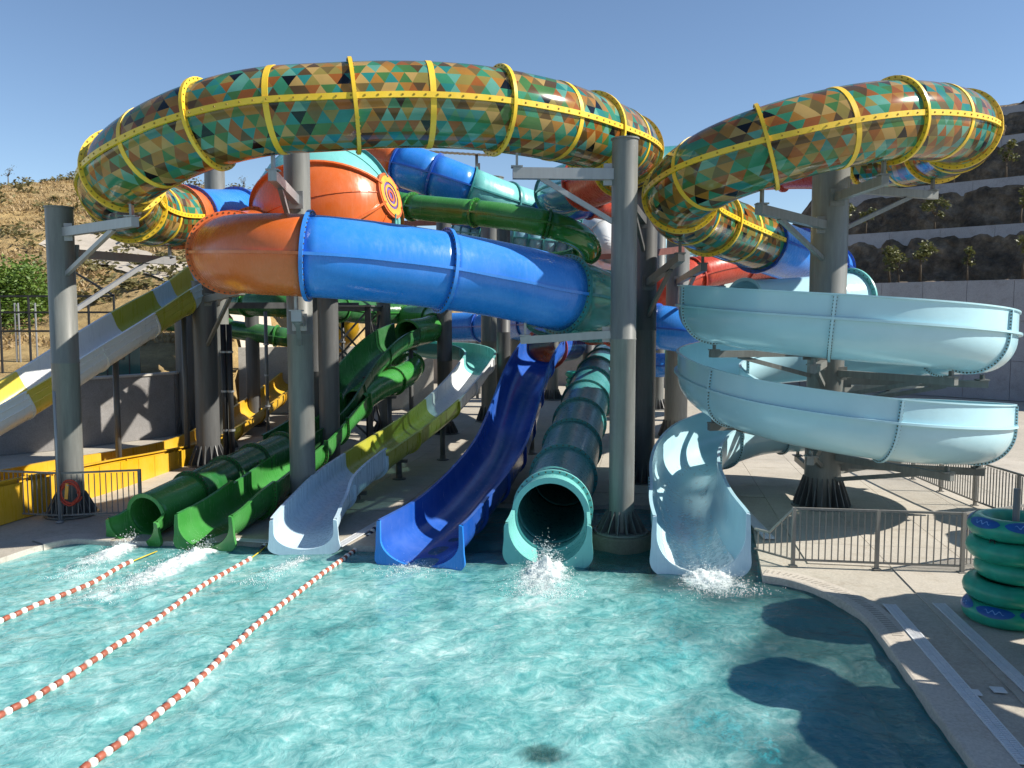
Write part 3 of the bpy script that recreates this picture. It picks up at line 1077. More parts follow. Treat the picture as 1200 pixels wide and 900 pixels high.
PAL = [((0.42, 0.20, 0.035), 5), ((0.34, 0.11, 0.022), 5), ((0.05, 0.27, 0.15), 6), ((0.03, 0.24, 0.22), 4), ((0.30, 0.24, 0.06), 4),
       ((0.50, 0.33, 0.11), 4), ((0.11, 0.065, 0.022), 4), ((0.07, 0.20, 0.06), 4), ((0.13, 0.38, 0.30), 3), ((0.006, 0.007, 0.008), 1), ((0.18, 0.13, 0.04), 4)]
PALF = [c for c, w in PAL for _ in range(w)]


def tri_color(J, k, up, seed):
    h = math.sin(J * 127.1 + k * 311.7 + up * 74.7 + seed * 19.19) * 43758.5453
    h -= math.floor(h)
    return PALF[int(h * len(PALF)) % len(PALF)]


def tube_section(parent, path, s0, s1, r, mat, name='tube_section', nseg=36, thick=0.025, step=0.16, tri=None):
    if tri is None:
        ns = max(2, int((s1 - s0) / step))
        v, f = [], []
        for i in range(ns + 1):
            p, t, a, b = path.frame(s0 + (s1 - s0) * i / ns)
            for rr in (r, r - thick):
                for k in range(nseg):
                    th = 2 * math.pi * k / nseg
                    v.append(p + a * (rr * math.cos(th)) + b * (rr * math.sin(th)))
        m = nseg * 2
        for i in range(ns):
            for k in range(nseg):
                k2 = (k + 1) % nseg
                f.append((i * m + k, (i + 1) * m + k, (i + 1) * m + k2, i * m + k2))
                if mat in (M_tclear, M_gclear, M_bclear): continue      # one thin see-through shell
                f.append((i * m + nseg + k, i * m + nseg + k2, (i + 1) * m + nseg + k2, (i + 1) * m + nseg + k))
        for i, fl in ((0, 0), (ns, 1)):
            for k in range(nseg):
                k2 = (k + 1) % nseg
                q = (i * m + k, i * m + k2, i * m + nseg + k2, i * m + nseg + k)
                f.append(q if not fl else q[::-1])
        return part(name, v, f, mat, parent, smooth=True)
    # triangle print: facets of an equilateral lattice wrapped round the tube, two fine triangles a side
    seed = tri
    NR = 44
    NRc = 22
    bc = 0.255 * r / 0.8
    db = bc / 2
    nc = int((s1 - s0) / db) + 3
    v, f, cols = [], [], []
    for j in range(NR):
        th = 2 * math.pi * j / NR
        for i in range(nc):
            s = min(s1, max(s0, s0 + (i - 1 + 0.5 * (j % 2)) * db))
            p, t, a, b = path.frame(s)
            v.append(p + a * (r * math.cos(th)) + b * (r * math.sin(th)))

    def lookup(x, y):
        x, y = x / bc, y / 2
        J = math.floor(y)
        fr = y - J
        a = x - 0.5 * (J % 2) - fr / 2
        k = math.floor(a)
        return tri_color(J % NRc, k, 1 if (a - k) + fr < 1 else 0, seed)
    for j in range(NR):
        j2 = (j + 1) % NR
        for i in range(nc - 1):
            xo = (i - 1 + 0.5 * (j % 2)) * db
            xn = (i - 1 + 0.5 * ((j + 1) % 2)) * db
            A, B, C, D = j * nc + i, j * nc + i + 1, j2 * nc + i + 1, j2 * nc + i
            if j % 2 == 0:      # next row shifted right
                tr = [((A, B, D), (xo + xo + db + xn) / 3, j + 1 / 3), ((B, C, D), (xo + db + xn + db + xn) / 3, j + 2 / 3)]
            else:               # next row shifted left
                tr = [((A, C, D), (xo + xn + db + xn) / 3, j + 2 / 3), ((A, B, C), (xo + xo + db + xn + db) / 3, j + 1 / 3)]
            for q, cx, cy in tr:
                f.append(q[::-1])
                cols.append(lookup(cx + s0 % bc * 0, cy))
    o = part(name, v, f, mat, parent, smooth=True)
    ca = o.data.color_attributes.new('Col', 'FLOAT_COLOR', 'CORNER')
    arr = np.repeat(np.array([(*c, 1.0) for c in cols], dtype=np.float32), 3, axis=0)
    ca.data.foreach_set('color', arr.ravel())
    return o


def ring(parent, path, s, r0, r1, w, mat, name='flange', nseg=40, bolts=0, bmat=None, arc=None):
    """flange round a tube; arc=(a0, a1) for an open one"""
    v, f = [], []
    full = arc is None
    a0, a1 = (0, 2 * math.pi) if full else arc
    p, t, a, b = path.frame(s)
    n = nseg if full else nseg + 1
    for k in range(n):
        th = a0 + (a1 - a0) * k / nseg
        d = a * math.cos(th) + b * math.sin(th)
        for (rr, ww) in ((r0, -w / 2), (r1, -w / 2), (r1, w / 2), (r0, w / 2)):
            v.append(p + d * rr + t * ww)
    for k in range(nseg):
        k2 = (k + 1) % n
        for j in range(4):
            f.append((k * 4 + j, k2 * 4 + j, k2 * 4 + (j + 1) % 4, k * 4 + (j + 1) % 4))
    if not full:
        f.append((0, 3, 2, 1)); f.append(tuple(nseg * 4 + j for j in range(4)))
    o = part(name, v, f, mat, parent)
    auto_smooth(o, 50)
    if bolts:
        mb = MB()
        rm = (r0 + r1) / 2 + 0.012
        for k in range(bolts):
            th = a0 + (a1 - a0) * (k + .5) / bolts
            d = a * math.cos(th) + b * math.sin(th)
            e = (-a * math.sin(th) + b * math.cos(th))
            for sg in (-1, 1):
                c = p + d * rm + t * (sg * (w / 2 + 0.007))
                h = 0.017
                mb.add([c - d * h - e * h - t * .012 * sg, c + d * h - e * h - t * .012 * sg, c + d * h + e * h - t * .012 * sg, c - d * h + e * h - t * .012 * sg,
                        c - d * h * .7 - e * h * .7 + t * .008 * sg, c + d * h * .7 - e * h * .7 + t * .008 * sg, c + d * h * .7 + e * h * .7 + t * .008 * sg, c - d * h * .7 + e * h * .7 + t * .008 * sg],
                       [(4, 5, 6, 7), (0, 1, 5, 4), (1, 2, 6, 5), (2, 3, 7, 6), (3, 0, 4, 7)])
        mb.build('flange_bolts', bmat or M_bolt, o, kind='stuff')
    return o


def seam(parent, path, s0, s1, r, h, w, mat, sides=(1, -1), name='seam_flange', bolts=None, step=0.2):
    ns = max(2, int((s1 - s0) / step))
    for sg in sides:
        v, f = [], []
        for i in range(ns + 1):
            p, t, a, b = path.frame(s0 + (s1 - s0) * i / ns)
            for (rr, ww) in ((r - .01, -w / 2), (r + h, -w / 2), (r + h, w / 2), (r - .01, w / 2)):
                v.append(p + a * (sg * rr) + b * ww)
        for i in range(ns):
            for j in range(4):
                f.append((i * 4 + j, (i + 1) * 4 + j, (i + 1) * 4 + (j + 1) % 4, i * 4 + (j + 1) % 4))
        f.append((3, 2, 1, 0)); f.append(tuple(ns * 4 + j for j in range(4)))
        o = part(name, v, f, mat, parent)
        auto_smooth(o, 50)
        if bolts:
            mb = MB()
            d = s0 + .1
            while d < s1 - .05:
                p, t, a, b = path.frame(d)
                c = p + a * (sg * (r + h + .004))
                hh = .016
                mb.add([c - t * hh - b * hh, c + t * hh - b * hh, c + t * hh + b * hh, c - t * hh + b * hh,
                        c - t * hh * .7 - b * hh * .7 + a * sg * .01, c + t * hh * .7 - b * hh * .7 + a * sg * .01, c + t * hh * .7 + b * hh * .7 + a * sg * .01, c - t * hh * .7 + b * hh * .7 + a * sg * .01],
                       [(4, 5, 6, 7), (0, 1, 5, 4), (1, 2, 6, 5), (2, 3, 7, 6), (3, 0, 4, 7)])
                d += bolts
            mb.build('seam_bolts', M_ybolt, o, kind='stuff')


def fval(x, s):
    return x(s) if callable(x) else x


def flume_profile(r, hl, hr, rb, t, lip, nb=18):
    inner = [(-r, hl)]
    if hl > .05: inner.append((-r, hl * .5))
    for k in range(nb + 1):
        th = math.pi + math.pi * k / nb
        inner.append((r * math.cos(th), rb * math.sin(th)))
    if hr > .05: inner.append((r, hr * .5))
    inner.append((r, hr))
    outer = [(r + lip, hr + .004), (r + lip, hr - .03), (r + t, hr - .032)]
    if hr > .05: outer.append((r + t, hr * .5))
    for k in range(nb + 1):
        th = 2 * math.pi - math.pi * k / nb
        outer.append(((r + t) * math.cos(th), (rb + t) * math.sin(th)))
    if hl > .05: outer.append((-r - t, hl * .5))
    outer += [(-r - t, hl - .032), (-r - lip, hl - .03), (-r - lip, hl + .004)]
    return inner + outer


def flume(parent, path, s0, s1, mat, r=.6, hl=.3, hr=.3, rb=None, t=.03, lip=.07, step=.16, name='flume_section', nb=18, tilt=0):
    """open trough; (hl, hr) = height of the walls above the centre line"""
    ns = max(2, int((s1 - s0) / step))
    v, f = [], []
    m = None
    for i in range(ns + 1):
        d = s0 + (s1 - s0) * i / ns
        p, tt_, a, b = path.frame(d)
        rr = fval(r, d)
        tl = fval(tilt, d)
        if tl:
            a, b = a * math.cos(tl) + b * math.sin(tl), b * math.cos(tl) - a * math.sin(tl)
        pr = flume_profile(rr, max(.06, fval(hl, d)), max(.06, fval(hr, d)), fval(rb, d) if rb is not None else rr, t, lip, nb)
        m = len(pr)
        v += [p + a * x + b * y for x, y in pr]
    for i in range(ns):
        for j in range(m):
            j2 = (j + 1) % m
            f.append((i * m + j, i * m + j2, (i + 1) * m + j2, (i + 1) * m + j))
    ni = nb + 5
    no = m - ni
    for base, fl in ((0, False), (ns * m, True)):
        # end faces: quads between inner and outer outlines (lip points folded in)
        inn = list(range(ni))
        out = list(range(m - 3, ni + 1, -1))
        c = min(len(inn), len(out))
        for q in range(c - 1):
            quad = (base + inn[q], base + inn[q + 1], base + out[q + 1], base + out[q])
            f.append(quad if fl else quad[::-1])
    o = part(name, v, f, mat, parent)
    auto_smooth(o, 45)
    return o


def flume_flange(parent, path, s, mat, r=.6, hl=.3, hr=.3, rb=None, h=.07, w=.05, bolts=0, name='flange', bmat=None, tilt=0):
    p, tt_, a, b = path.frame(s)
    if tilt:
        a, b = a * math.cos(tilt) + b * math.sin(tilt), b * math.cos(tilt) - a * math.sin(tilt)
    rb = r if rb is None else rb
    pts = [(-r, hl - .04, -1, 0)]
    for k in range(21):
        th = math.pi + math.pi * k / 20
        pts.append((r * math.cos(th), rb * math.sin(th), math.cos(th), math.sin(th)))
    pts.append((r, hr - .04, 1, 0))
    v, f = [], []
    for x, y, nx_, ny_ in pts:
        for e, ww in ((.01, -w / 2), (.03 + h, -w / 2), (.03 + h, w / 2), (.01, w / 2)):
            v.append(p + a * (x + nx_ * e) + b * (y + ny_ * e) + tt_ * ww)
    n = len(pts)
    for k in range(n - 1):
        for j in range(4):
            f.append((k * 4 + j, k * 4 + 4 + j, k * 4 + 4 + (j + 1) % 4, k * 4 + (j + 1) % 4))
    f.append((0, 3, 2, 1)); f.append(tuple((n - 1) * 4 + j for j in range(4)))
    o = part(name, v, f, mat, parent)
    auto_smooth(o, 50)
    if bolts:
        mb = MB()
        L = [0.0]
        for i in range(n - 1):
            L.append(L[-1] + math.hypot(pts[i + 1][0] - pts[i][0], pts[i + 1][1] - pts[i][1]))
        for q in range(bolts):
            d = L[-1] * (q + .5) / bolts
            i = max(j for j in range(n - 1) if L[j] <= d)
            k = (d - L[i]) / (L[i + 1] - L[i])
            x, y, nx_, ny_ = [pts[i][z] * (1 - k) + pts[i + 1][z] * k for z in range(4)]
            dd = a * nx_ + b * ny_
            e = dd.cross(tt_)
            for sg in (-1, 1):
                c = p + a * (x + nx_ * (.03 + h * .55)) + b * (y + ny_ * (.03 + h * .55)) + tt_ * (sg * (w / 2 + .004))
                hh = .016
                mb.add([c - dd * hh - e * hh, c + dd * hh - e * hh, c + dd * hh + e * hh, c - dd * hh + e * hh,
                        c - dd * hh * .6 - e * hh * .6 + tt_ * .012 * sg, c + dd * hh * .6 - e * hh * .6 + tt_ * .012 * sg, c + dd * hh * .6 + e * hh * .6 + tt_ * .012 * sg, c - dd * hh * .6 + e * hh * .6 + tt_ * .012 * sg],
                       [(4, 5, 6, 7), (0, 1, 5, 4), (1, 2, 6, 5), (2, 3, 7, 6), (3, 0, 4, 7)])
        mb.build('flange_bolts', bmat or M_bolt, o, kind='stuff')
    return o


def tube_run(parent, path, secs, r, fl_h=.09, fl_w=.07, nseg=36, pitch=2.0, bolts=34, seam_h=.05):
    """secs: (u0, u1, shell material, flange material, tri seed or None)"""
    for (u0, u1, mat, fm, tri) in secs:
        s0, s1 = path.s_at(u0), path.s_at(u1)
        n = max(1, round((s1 - s0) / pitch))
        for i in range(n):
            a, b = s0 + (s1 - s0) * i / n, s0 + (s1 - s0) * (i + 1) / n
            o = tube_section(parent, path, a, b, r, mat, nseg=nseg, tri=None if tri is None else tri + i * 0.37)
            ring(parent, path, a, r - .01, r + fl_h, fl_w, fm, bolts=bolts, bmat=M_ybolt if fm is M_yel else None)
            if tri is not None:
                ring(parent, path, (a + b) / 2, r - .01, r + .014, .11, fm, name='band')
        seam(parent, path, s0, s1, r, seam_h, .06 if tri is None else .11, fm, bolts=None if tri is None else .22)
    ring(parent, path, path.s_at(secs[-1][1]), r - .01, r + fl_h, fl_w, secs[-1][3], bolts=bolts)


R1 = 0.8
# ---- big triangle-print tube, left ring
pa = Path([P(655, 226, 30.5), P(662, 222, 29), P(695, 212, 27), P(728, 197, 24.8), P(738, 180, 22.4), P(722, 166, 20.4), P(680, 151, 18.9), P(640, 140, 18.0), P(560, 127, 17.2),
           P(475, 123, 16.8), P(390, 126, 16.5), P(300, 133, 16.5), P(220, 155, 16.8), P(162, 186, 17.5), P(138, 214, 18.8), P(148, 239, 20.4), P(180, 252, 22.2),
           P(215, 254, 23.8), P(250, 254, 25.6), P(285, 252, 27.5), P(310, 250, 30)])
A_ = thing('tube_slide', (P(475, 123, 16.8).x, 22, 0), 'yellow-ribbed tube slide with triangle print sweeping across in front of the orange sphere', 'water slide', 'yellow ribbed tubes with triangle print')
tube_run(A_, pa, [(0, 1.8, M_tclear, M_teal, None), (1.8, 3.1, M_red, M_red, None), (3.1, 16.75, M_tri, M_yel, 1.0), (16.75, 17.15, M_org, M_org, None), (17.15, 20, M_blue, M_dblue, None)], R1, pitch=2.8)

# ---- right ring
pb = Path([P(735, 204, 27), P(765, 203, 27.6), P(850, 196, 28.2), P(930, 191, 27.2), P(1000, 190, 25.6), P(1060, 184, 24), P(1110, 170, 21.8), P(1127, 156, 20.2), P(1105, 145, 18.9),
           P(1040, 142, 17.9), P(975, 152, 17.5), P(900, 172, 17.5), P(842, 194, 18.0), P(803, 220, 19.2), P(800, 243, 20.6), P(826, 258, 22), P(862, 273, 23.4), P(900, 288, 24.8),
           P(930, 299, 26), P(958, 309, 28), P(972, 315, 31)])
B_ = thing('tube_slide', (P(975, 152, 17.5).x, 22, 0), 'yellow-ribbed tube slide with triangle print looping over the light blue helix slide', 'water slide', 'yellow ribbed tubes with triangle print')
tube_run(B_, pb, [(0, 1.6, M_teal, M_teal, None), (1.6, 4.3, M_red, M_red, None), (4.3, 16.7, M_tri, M_yel, 7.0), (16.7, 20, M_blue, M_dblue, None)], R1, pitch=2.9)

# ---- front orange / blue / clear teal tube
pc = Path([P(300, 280, 24), P(282, 286, 22.0), P(268, 293, 20.2), P(272, 297, 18.2), P(308, 298, 17.1), P(363, 300, 16.8), P(450, 308, 17.3), P(545, 321, 18.0), P(610, 333, 18.3), P(658, 345, 18.6),
           P(690, 353, 19.5), P(703, 359, 21), P(700, 362, 22.5), P(684, 364, 24), P(660, 364, 26), P(640, 362, 28)])
C_ = thing('tube_slide', (P(450, 308, 17.3).x, 18, 0), 'thick tube slide of orange, blue and see-through teal sections below the left yellow ring', 'water slide')
tube_run(C_, pc, [(0, 5, M_org, M_org, None), (5, 9.05, M_blue, M_blue, None), (9.05, 15, M_tclear, M_teal, None)], R1, pitch=2.45, bolts=46)

# ---- light blue open helix slide
HC = Vector((7.95, 20.9, 0))
HR = 3.05
hz = [(-0.28, 5.0), (0, 4.86), (0.25, 4.45), (0.5, 4.04), (0.75, 3.62), (1.0, 3.16), (1.13, 2.72), (1.25, 2.42), (1.5, 1.97), (1.75, 1.64), (1.86, 1.52)]
ctrl = []
ctrl += [(9.85, 24.75, 5.2), (9.1, 24.35, 5.12)]
for i in range(0, 36):
    t = -0.20 + i * (1.80 + 0.20) / 35        # turns; 0 = left, .25 = front, .5 = right, .75 = back
    ang = math.pi + t * 2 * math.pi
    z = np.interp(t, [a for a, _ in hz], [b for _, b in hz])
    ctrl.append((HC.x + HR * math.cos(ang), HC.y + HR * math.sin(ang), float(z)))
nh = len(ctrl)
ctrl += [(6.2, 23.35, 1.48), (5.15, 22.45, 1.30), (4.45, 21.2, 1.08), (4.05, 19.8, .92), (3.8, 18.2, .77), (3.62, 16.9, .70), (3.52, 15.65, .645)]
pd = Path(ctrl)
D_ = thing('helix_slide', (HC.x, HC.y, 0), 'light blue open flume slide winding twice round the thick column into the pool', 'water slide')
s_start = pd.s_at(2.6)
s_end = pd.L
tube_section(D_, pd, 0, s_start, .74, M_lblue, nseg=40)
ring(D_, pd, s_start, .72, .80, .06, M_lblue)
ring(D_, pd, 0.1, .72, .88, .06, M_lteal, bolts=30)


def smix(a, b, s, x, y):
    return x + (y - x) * sstep(a, b, s)


s_h0, s_h1 = s_start, pd.s_at(nh - 1.5)
hl_f = lambda s: smix(s_h1 - 1.0, s_h1 + 3.0, s, .22, .42) if s > s_start + 1 else .22     # inner wall
hr_f = lambda s: smix(s_h1 + 1.0, s_end - 2.6, s, .60, .34)                                # outer wall
# which side is the outside of the bend?
_p, _t, _a, _b = pd.frame((s_h0 + s_h1) / 2)
out_right = (_p - HC).dot(_a) > 0
HLF, HRF = (hl_f, hr_f) if out_right else (hr_f, hl_f)
npieces = 11
edges = [s_h0 + (s_h1 - s_h0) * i / npieces for i in range(npieces + 1)]
x0 = s_h1
while s_end - x0 > 3.2:
    x0 += 2.3
    edges.append(x0)
edges.append(s_end)
rf_d = lambda s: smix(s_end - 3.0, s_end, s, .74, .82)
for i, (a, b) in enumerate(zip(edges, edges[1:])):
    flume(D_, pd, a, b, M_lblue, r=rf_d, rb=.74, hl=HLF, hr=HRF, nb=22)
    if i:
        flume_flange(D_, pd, a, M_lblue, r=rf_d(a), rb=.74, hl=HLF(a), hr=HRF(a), bolts=44)
    if b <= s_h1 + .01:
        ns = 14
        sg = 1 if out_right else -1
        v, f = [], []
        for q in range(ns + 1):
            p, t, aa, bb = pd.frame(a + (b - a) * q / ns)
            for rr, ww in ((.75, -.03), (.86, -.025), (.86, .025), (.75, .03)):
                v.append(p + aa * (sg * rr) + bb * (.10 + ww))
        for q in range(ns):
            for j in range(4):
                f.append((q * 4 + j, q * 4 + 4 + j, q * 4 + 4 + (j + 1) % 4, q * 4 + (j + 1) % 4))
        auto_smooth(part('seam_flange', v, f, M_lblue, D_), 50)


def exit_lip(parent, path, mat, r, rb, hl, hr, s):
    """rounded rim closing the mouth of a flume: a broad flat face round the opening"""
    p, t, a, b = path.frame(s)
    inn, out = [], []
    for k in range(25):
        th = math.pi + math.pi * k / 24
        inn.append((r * math.cos(th), rb * math.sin(th)))
    inn = [(-r, hl)] + inn + [(r, hr)]
    W = .17
    for k, (x, y) in enumerate(inn):
        if k in (0, len(inn) - 1):
            out.append((x + math.copysign(.07, x), y - .02))
        else:
            th = math.pi + math.pi * (k - 1) / 24
            c_, s_ = math.cos(th), math.sin(th)
            w_ = .09 + (W - .09) * sstep(0, .6, abs(s_))
            out.append((math.copysign((r + w_) * abs(c_) ** .38, c_) if abs(c_) > 1e-6 else 0.0, -(rb + .12) * abs(s_) ** .55))
    v, f = [], []
    m = len(inn)
    for e in (0, .075):
        v += [p + a * x + b * y + t * (e - .01) for x, y in inn]
        v += [p + a * x + b * y + t * (e - .01) for x, y in out]
    for k in range(m - 1):
        f.append((2 * m + k, 2 * m + k + 1, 3 * m + k + 1, 3 * m + k))
        f.append((k, m + k, m + k + 1, k + 1))
        f.append((m + k, 3 * m + k, 3 * m + k + 1, m + k + 1))
        f.append((k, k + 1, 2 * m + k + 1, 2 * m + k))
    f.append((0, 2 * m, 3 * m, m)); f.append((m - 1, 2 * m - 1, 4 * m - 1, 3 * m - 1))
    o = part('mouth_rim', v, f, mat, parent)
    return auto_smooth(o, 35)


exit_lip(D_, pd, M_pblue, .82, .74, HLF(s_end), HRF(s_end), s_end)

# ---- teal tube into the pool
pe_ = Path([P(790, 402, 49), P(750, 405, 46.5), P(722, 414, 42), P(704, 432, 36), P(690, 462, 30), P(673, 516, 23.8), P(656, 572, 19.4), P(648, 596, 17.6), P(642, 617, 16.25)])
E_ = thing('tube_slide', P(673, 590, 22), 'teal tube slide with raised ribs running straight down into the pool', 'water slide')
sE = pe_.s_at(7.0)
L0 = sE
npc = 12
cols_e = [M_teal] * npc
for i in range(npc):
    a, b = L0 * i / npc, L0 * (i + 1) / npc
    tube_section(E_, pe_, a, b, .75, M_teal)
    ring(E_, pe_, a, .74, .83, .07, M_teal, bolts=34)
tube_section(E_, pe_, L0, L0 + .55, .76, M_lteal, nseg=44)
ring(E_, pe_, L0 + .05, .74, .84, .08, M_lteal, bolts=34)
ring(E_, pe_, L0 + .58, .68, .80, .07, M_lteal, name='mouth_ring')
flume(E_, pe_, L0 + .55, pe_.L, M_lteal, r=lambda s: smix(L0 + .4, pe_.L, s, .72, .76), rb=.74, hl=lambda s: smix(L0 + .5, pe_.L, s, .12, .0), hr=lambda s: smix(L0 + .5, pe_.L, s, .12, .0), nb=24, name='mouth_trough')
exit_lip(E_, pe_, M_lteal, .76, .74, .06, .06, pe_.L)

# ---- deep blue open slide
def floor_path(lst):
    return Path([P(x, y, d) for x, y, d in lst])


RB = .70


def rim_pts(lst, drop):
    """control points given on the rim line"""
    return Path([P(x, y, d) - Vector((0, 0, drop)) for x, y, d in lst])


pf_ = rim_pts([(668, 392, 36), (652, 393, 33), (640, 396, 31), (630, 407, 29.6), (618, 430, 28.2), (603, 474, 25.8), (587, 515, 23.0), (562, 550, 20.5), (530, 583, 18.2), (510, 599, 17.1), (492, 611, 16.2)], .38)
F_ = thing('open_slide', P(560, 600, 21), 'deep blue open flume slide dropping steeply into the pool', 'water slide')
sT = pf_.s_at(2.0)
tube_section(F_, pf_, 0, sT, .70, M_dblue)
ring(F_, pf_, sT, .68, .80, .06, M_red)
n = 7
eF = [sT + (pf_.L - sT) * i / n for i in range(n + 1)]
rF = lambda s: smix(pf_.L - 2.5, pf_.L, s, .68, .80)
for i in range(n):
    flume(F_, pf_, eF[i], eF[i + 1], M_dblue, r=rF, rb=.50, hl=.36, hr=.36, nb=20)
    if i: flume_flange(F_, pf_, eF[i], M_dblue, r=rF(eF[i]), rb=.50, hl=.36, hr=.36, h=.06)
exit_lip(F_, pf_, M_blue, .80, .50, .36, .36, pf_.L)

# ---- white / yellow / white / turquoise open slide
pg = rim_pts([(470, 396, 36.5), (505, 402, 36), (540, 404, 35), (562, 412, 33.2), (555, 428, 31), (535, 452, 29), (510, 476, 27), (470, 505, 24.5), (432, 530, 22.2), (395, 558, 20), (370, 587, 18.3), (356, 608, 17.0)], .26)
G_ = thing('open_slide', P(450, 580, 23), 'narrow open flume slide in white, yellow green and turquoise sections beside the deep blue slide', 'water slide')
us_g = [0, 2.6, 3.6, 4.75, 5.7, 7.0, 8.1, 9.3, 11]
mt_g = [M_lteal, M_lteal, M_white, M_white, M_olive, M_olive, M_pblue, M_pblue]
for i in range(8):
    a, b = pg.s_at(us_g[i]), pg.s_at(us_g[i + 1])
    end = i == 7
    hw = (.46 if i == 6 else .30)
    flume(G_, pg, a, b, mt_g[i], r=(lambda s: smix(pg.s_at(9.3), pg.L, s, .54, .60)) if end else .54, rb=.36, hl=hw if not end else (lambda s: smix(a, a + .9, s, .46, .26)), hr=.28, nb=18)
    flume_flange(G_, pg, a, mt_g[i], r=.54, rb=.36, hl=.28, hr=.28, h=.06)
exit_lip(G_, pg, M_pblue, .60, .36, .26, .26, pg.L)

# ---- green slide that ends as a tube
pga = Path([P(478, 372, 38), P(506, 371, 36.5), P(514, 379, 35), P(500, 387, 33.6), P(478, 392, 32.3), P(455, 403, 31), P(425, 432, 29.2), P(388, 486, 26.8), P(340, 522, 24.2), P(290, 546, 22.0), P(240, 570, 20.0), P(200, 590, 18.8), P(172, 604, 18.1), P(156, 612, 17.7)])
GA_ = thing('tube_slide', P(300, 600, 22), 'dark green slide, open above and ending as a tube mouth beside the railing', 'water slide')
s1, s2, s3 = pga.s_at(4.0), pga.s_at(8.2), pga.s_at(12.0)
for i in range(3):
    a, b = s1 * i / 3, s1 * (i + 1) / 3
    tube_section(GA_, pga, a, b, .52, M_green)
    ring(GA_, pga, a, .51, .58, .05, M_green, bolts=24)
ring(GA_, pga, s1, .50, .58, .05, M_green)
for i in range(4):
    a, b = s1 + (s2 - s1) * i / 4, s1 + (s2 - s1) * (i + 1) / 4
    flume(GA_, pga, a, b, M_dgreen, r=.54, hl=.26, hr=.42, nb=20)
    if i: flume_flange(GA_, pga, a, M_dgreen, r=.54, hl=.26, hr=.42, h=.05)
n = 4
for i in range(n):
    a, b = s2 + (s3 - s2) * i / n, s2 + (s3 - s2) * (i + 1) / n
    tube_section(GA_, pga, a, b, .47, M_dgreen if i < n - 1 else M_green)
    ring(GA_, pga, a, .46, .54, .05, M_dgreen, bolts=30)
ring(GA_, pga, s3, .41, .50, .05, M_green, name='mouth_ring')
flume(GA_, pga, s3 - .02, pga.L, M_green, r=lambda s: smix(s3, pga.L, s, .44, .56), rb=.46, hl=lambda s: smix(s3, pga.L, s, .12, -.05), hr=lambda s: smix(s3, pga.L, s, .12, -.05), nb=20, name='mouth_trough')
exit_lip(GA_, pga, M_green, .56, .46, .06, .06, pga.L)

# ---- green open slide next to it
pgb = Path([P(455, 413, 35.5), P(480, 424, 33.8), P(478, 437, 32), P(462, 446, 30.6), P(436, 458, 29.2), P(405, 485, 27.2), P(372, 522, 24.6), P(330, 556, 21.6), P(300, 580, 19.6), P(268, 600, 18.3), P(240, 615, 17.3)])
GB_ = thing('open_slide', P(330, 610, 22), 'green open flume slide with high curled lips between the tube mouth and white slide', 'water slide')
s1 = pgb.s_at(4.6)
for i in range(3):
    a, b = s1 * i / 3, s1 * (i + 1) / 3
    tube_section(GB_, pgb, a, b, .46, M_green)
    ring(GB_, pgb, a, .45, .53, .05, M_green, bolts=24)
n = 5
rGB = lambda s: smix(pgb.L - 1.6, pgb.L, s, .46, .56)
for i in range(n):
    a, b = s1 + (pgb.L - s1) * i / n, s1 + (pgb.L - s1) * (i + 1) / n
    hw = (lambda s: smix(pgb.L - 2.4, pgb.L, s, .38, .22)) if i == n - 1 else .30
    flume(GB_, pgb, a, b, M_green, r=rGB, rb=.46, hl=hw, hr=hw, nb=20)
    flume_flange(GB_, pgb, a, M_green, r=.46, rb=.46, hl=.42, hr=.42, h=.09, bolts=26)
exit_lip(GB_, pgb, M_green, .56, .46, .22, .22, pgb.L)

# ---- steep white / yellow chute at the far left
ph = Path([P(330, 290, 34), P(292, 302, 30.5), P(262, 316, 28.6), P(232, 338, 27.4), P(185, 366, 26), P(110, 413, 23.8), P(50, 452, 22.4), P(0, 482, 21.4), P(-60, 515, 20.4), P(-130, 545, 19.4)])
H_ = thing('open_slide', (-11.8, 24, 0), 'steep chute in alternating yellow and white blocks behind the left column', 'water slide')
u_h = [0, 1.5, 2.45, 3.15, 3.6, 4.35, 5.15, 6.0, 6.7, 7.6, 9]
m_h = [M_white, M_white, M_lemon, M_pblue, M_olive, M_white, M_white, M_lemon, M_white, M_white]
for i in range(10):
    a, b = ph.s_at(u_h[i]), ph.s_at(u_h[i + 1])
    flume(H_, ph, a, b, m_h[i], r=.80, rb=.42, hl=.40, hr=.40, t=.05, lip=.10, nb=12)
    flume_flange(H_, ph, a, m_h[i], r=.80, rb=.42, hl=.36, hr=.36, h=.05)
    for yy in (.04, .22):
        s_m = [a + (b - a) * q / 6 for q in range(7)]
        for sg in (-1, 1):
            pts = []
            for d in s_m:
                p, t, aa, bb = ph.frame(d)
                pts.append(p + aa * (sg * .855) + bb * yy)
            MB().tube(pts, .022, 6).build('side_rib', m_h[i], H_)

